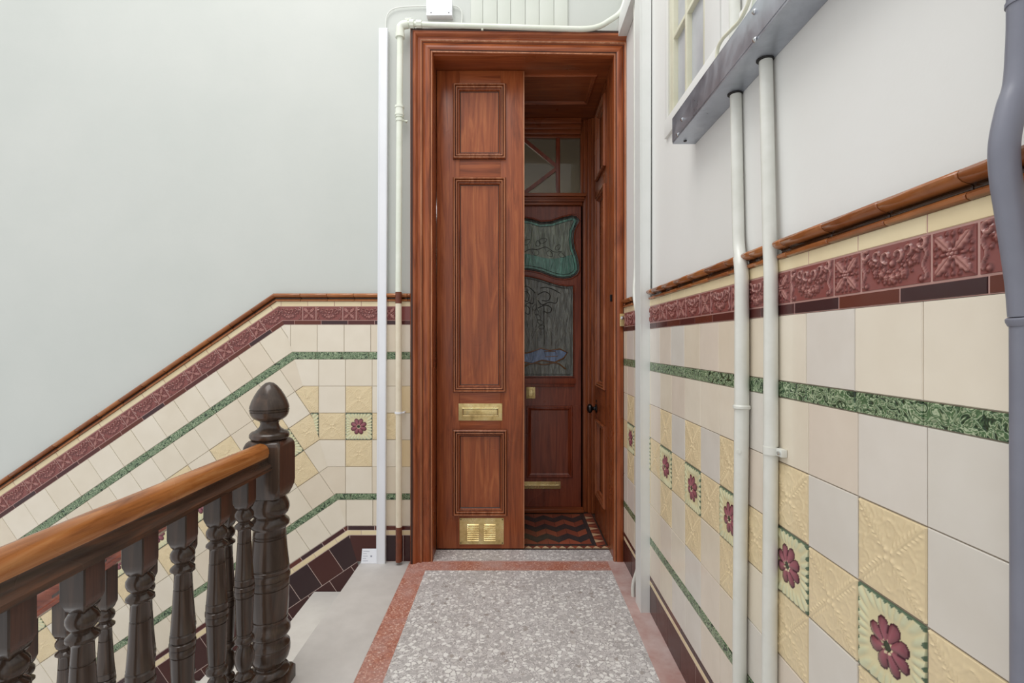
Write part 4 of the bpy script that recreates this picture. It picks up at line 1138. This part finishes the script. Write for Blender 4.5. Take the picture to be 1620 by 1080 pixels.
# landing balustrade
lb_ = empty('balustrade', (BX, NY, 0)); tag(lb_, 'level landing balustrade with acorn-topped newel and amber handrail in the left foreground', 'balustrade')
m = MB()
nb_ = .0655
m.loft([sq(0, 0, .054, .697, .28), sq(0, 0, .060, .712, .2), sq(0, 0, nb_ * .985, .730, .1), sq(0, 0, nb_, .745, .06), sq(0, 0, nb_, .868, .06), sq(0, 0, nb_ * .99, .884, .1), sq(0, 0, nb_ * .94, .896, .2), sq(0, 0, nb_ * .85, .903, .28)]); redface(m)
npf = [(.050, .702), (.054, .694), (.060, .684), (.0665, .668), (.0675, .652), (.063, .638), (.054, .627), (.052, .622), (.058, .615), (.0655, .608), (.068, .600), (.066, .592), (.0585, .586), (.055, .578),
       (.0558, .563), (.0535, .561), (.0535, .559), (.0562, .557), (.0562, .554), (.0535, .552), (.0535, .550), (.0568, .548), (.0585, .52), (.063, .470), (.0655, .447), (.0625, .4445), (.0625, .441), (.067, .438), (.067, .428), (.064, .424), (.0695, .416), (.070, .404), (.065, .400), (.0675, .394), (.067, .378), (.0635, .376), (.0635, .372), (.0668, .370),
       (.066, .34), (.0635, .285), (.062, .264), (.0592, .262), (.0592, .259), (.0625, .257), (.0615, .249), (.0590, .247), (.0595, .235), (.064, .226), (.070, .216), (.0705, .206), (.066, .198), (.057, .190), (.056, .180), (.062, .168), (.0685, .160), (.067, .156), (.070, .148), (.0695, .130), (.064, .110), (.052, .094), (.047, .086),
       (.048, .082), (.060, .076), (.067, .066), (.066, .057), (.060, .052)]
m.lathe(npf, seg=36)
m.loft([sq(0, 0, .067, -.35, .06), sq(0, 0, .067, .044, .06), sq(0, 0, .060, .055, .1)])
nw = m.build('newel_post', [M['wood_dark'], M['wood_block']], lb_); nw['label'] = 'thick turned newel post with acorn finial'
m = MB()
m.lathe([(.050, .902), (.062, .906), (.0675, .914), (.067, .924), (.060, .932), (.050, .935), (.047, .938), (.040, .942), (.033, .952), (.0305, .962), (.034, .970), (.046, .976), (.056, .983), (.062, .992), (.0658, 1.004), (.0632, 1.0055), (.0632, 1.007), (.0668, 1.009), (.0668, 1.012), (.0632, 1.0135), (.0632, 1.015), (.0668, 1.017),
         (.0655, 1.026), (.060, 1.043), (.051, 1.062), (.039, 1.082), (.026, 1.098), (.014, 1.108), (.002, 1.111)], seg=36)
m.build('finial', M['wood_dark'], nw)
y0r, y1r = -.0655, -2.6
m = MB(); rr_ = []
rp = [(-.027, .852), (-.031, .866), (-.0295, .880), (-.022, .892), (-.011, .898), (0, .9), (.011, .898), (.022, .892), (.0295, .880), (.031, .866), (.027, .852)]
m.loft([[(a, y, b) for a, b in rp] for y in (y0r, y1r)], smooth=False)
for i in range(len(m.sm)): m.sm[i] = len(m.f[i]) == 4
m.build('handrail', M['handrail'], lb_)['label'] = 'rounded amber-brown worn handrail'
m = MB()
rp2 = [(-.042, .808), (-.042, .820), (-.036, .826), (-.029, .832), (-.025, .842), (-.027, .853), (.027, .853), (.025, .842), (.029, .832), (.036, .826), (.042, .820), (.042, .808)]
m.loft([[(a, y, b) for a, b in rp2] for y in (y0r, y1r)]); m.build('rail_moulding', M['wood_dark_y'], lb_)
proto = baluster().build('baluster', [M['wood_dark'], M['wood_block']], lb_); proto['label'] = 'dark turned baluster'
first = True
for d_ in (1.639, 1.487, 1.332, 1.180, 1.022, .872, .722, .572, .422, .272, .122, -.028, -.178, -.328, -.478):
    o = proto if first else proto.copy()
    if not first: sc.collection.objects.link(o)
    o.parent = lb_; o.location = (0, d_ - 1.81, 0); first = False
# stair balustrade
sb_ = empty('balustrade', (BX - .07, NY, 0)); tag(sb_, 'sloping stair balustrade going down to the left behind the landing balusters', 'balustrade')
under = lambda X: .83 + tanS * (X - BX)
xa, xb = BX - .066, BX - 2.6
m = MB(); m.loft([[(X, NY + a, under(X) + (b - .808)) for a, b in rp] for X in (xa, xb)])
for i in range(len(m.sm)): m.sm[i] = len(m.f[i]) == 4
part(m, 'handrail', M['wood_red_x'], sb_, 'red-brown sloping handrail')
m = MB(); m.loft([[(X, NY + a, under(X) + (b - .808)) for a, b in rp2] for X in (xa, xb)]); part(m, 'rail_moulding', M['wood_red_x'], sb_)
for k in range(13):
    X = -1.040 - .147 * k; zo = under(X) - .845
    tread = -.17 * (math.floor((EDGE + .0 - X - .02) / .249) + 1)
    o = baluster(.085, zo - tread - .001).build('baluster', [M['wood_dark'], M['wood_block']], sb_); o['label'] = 'dark turned stair baluster'
    o.location = (X - sb_.location.x, 0, zo)
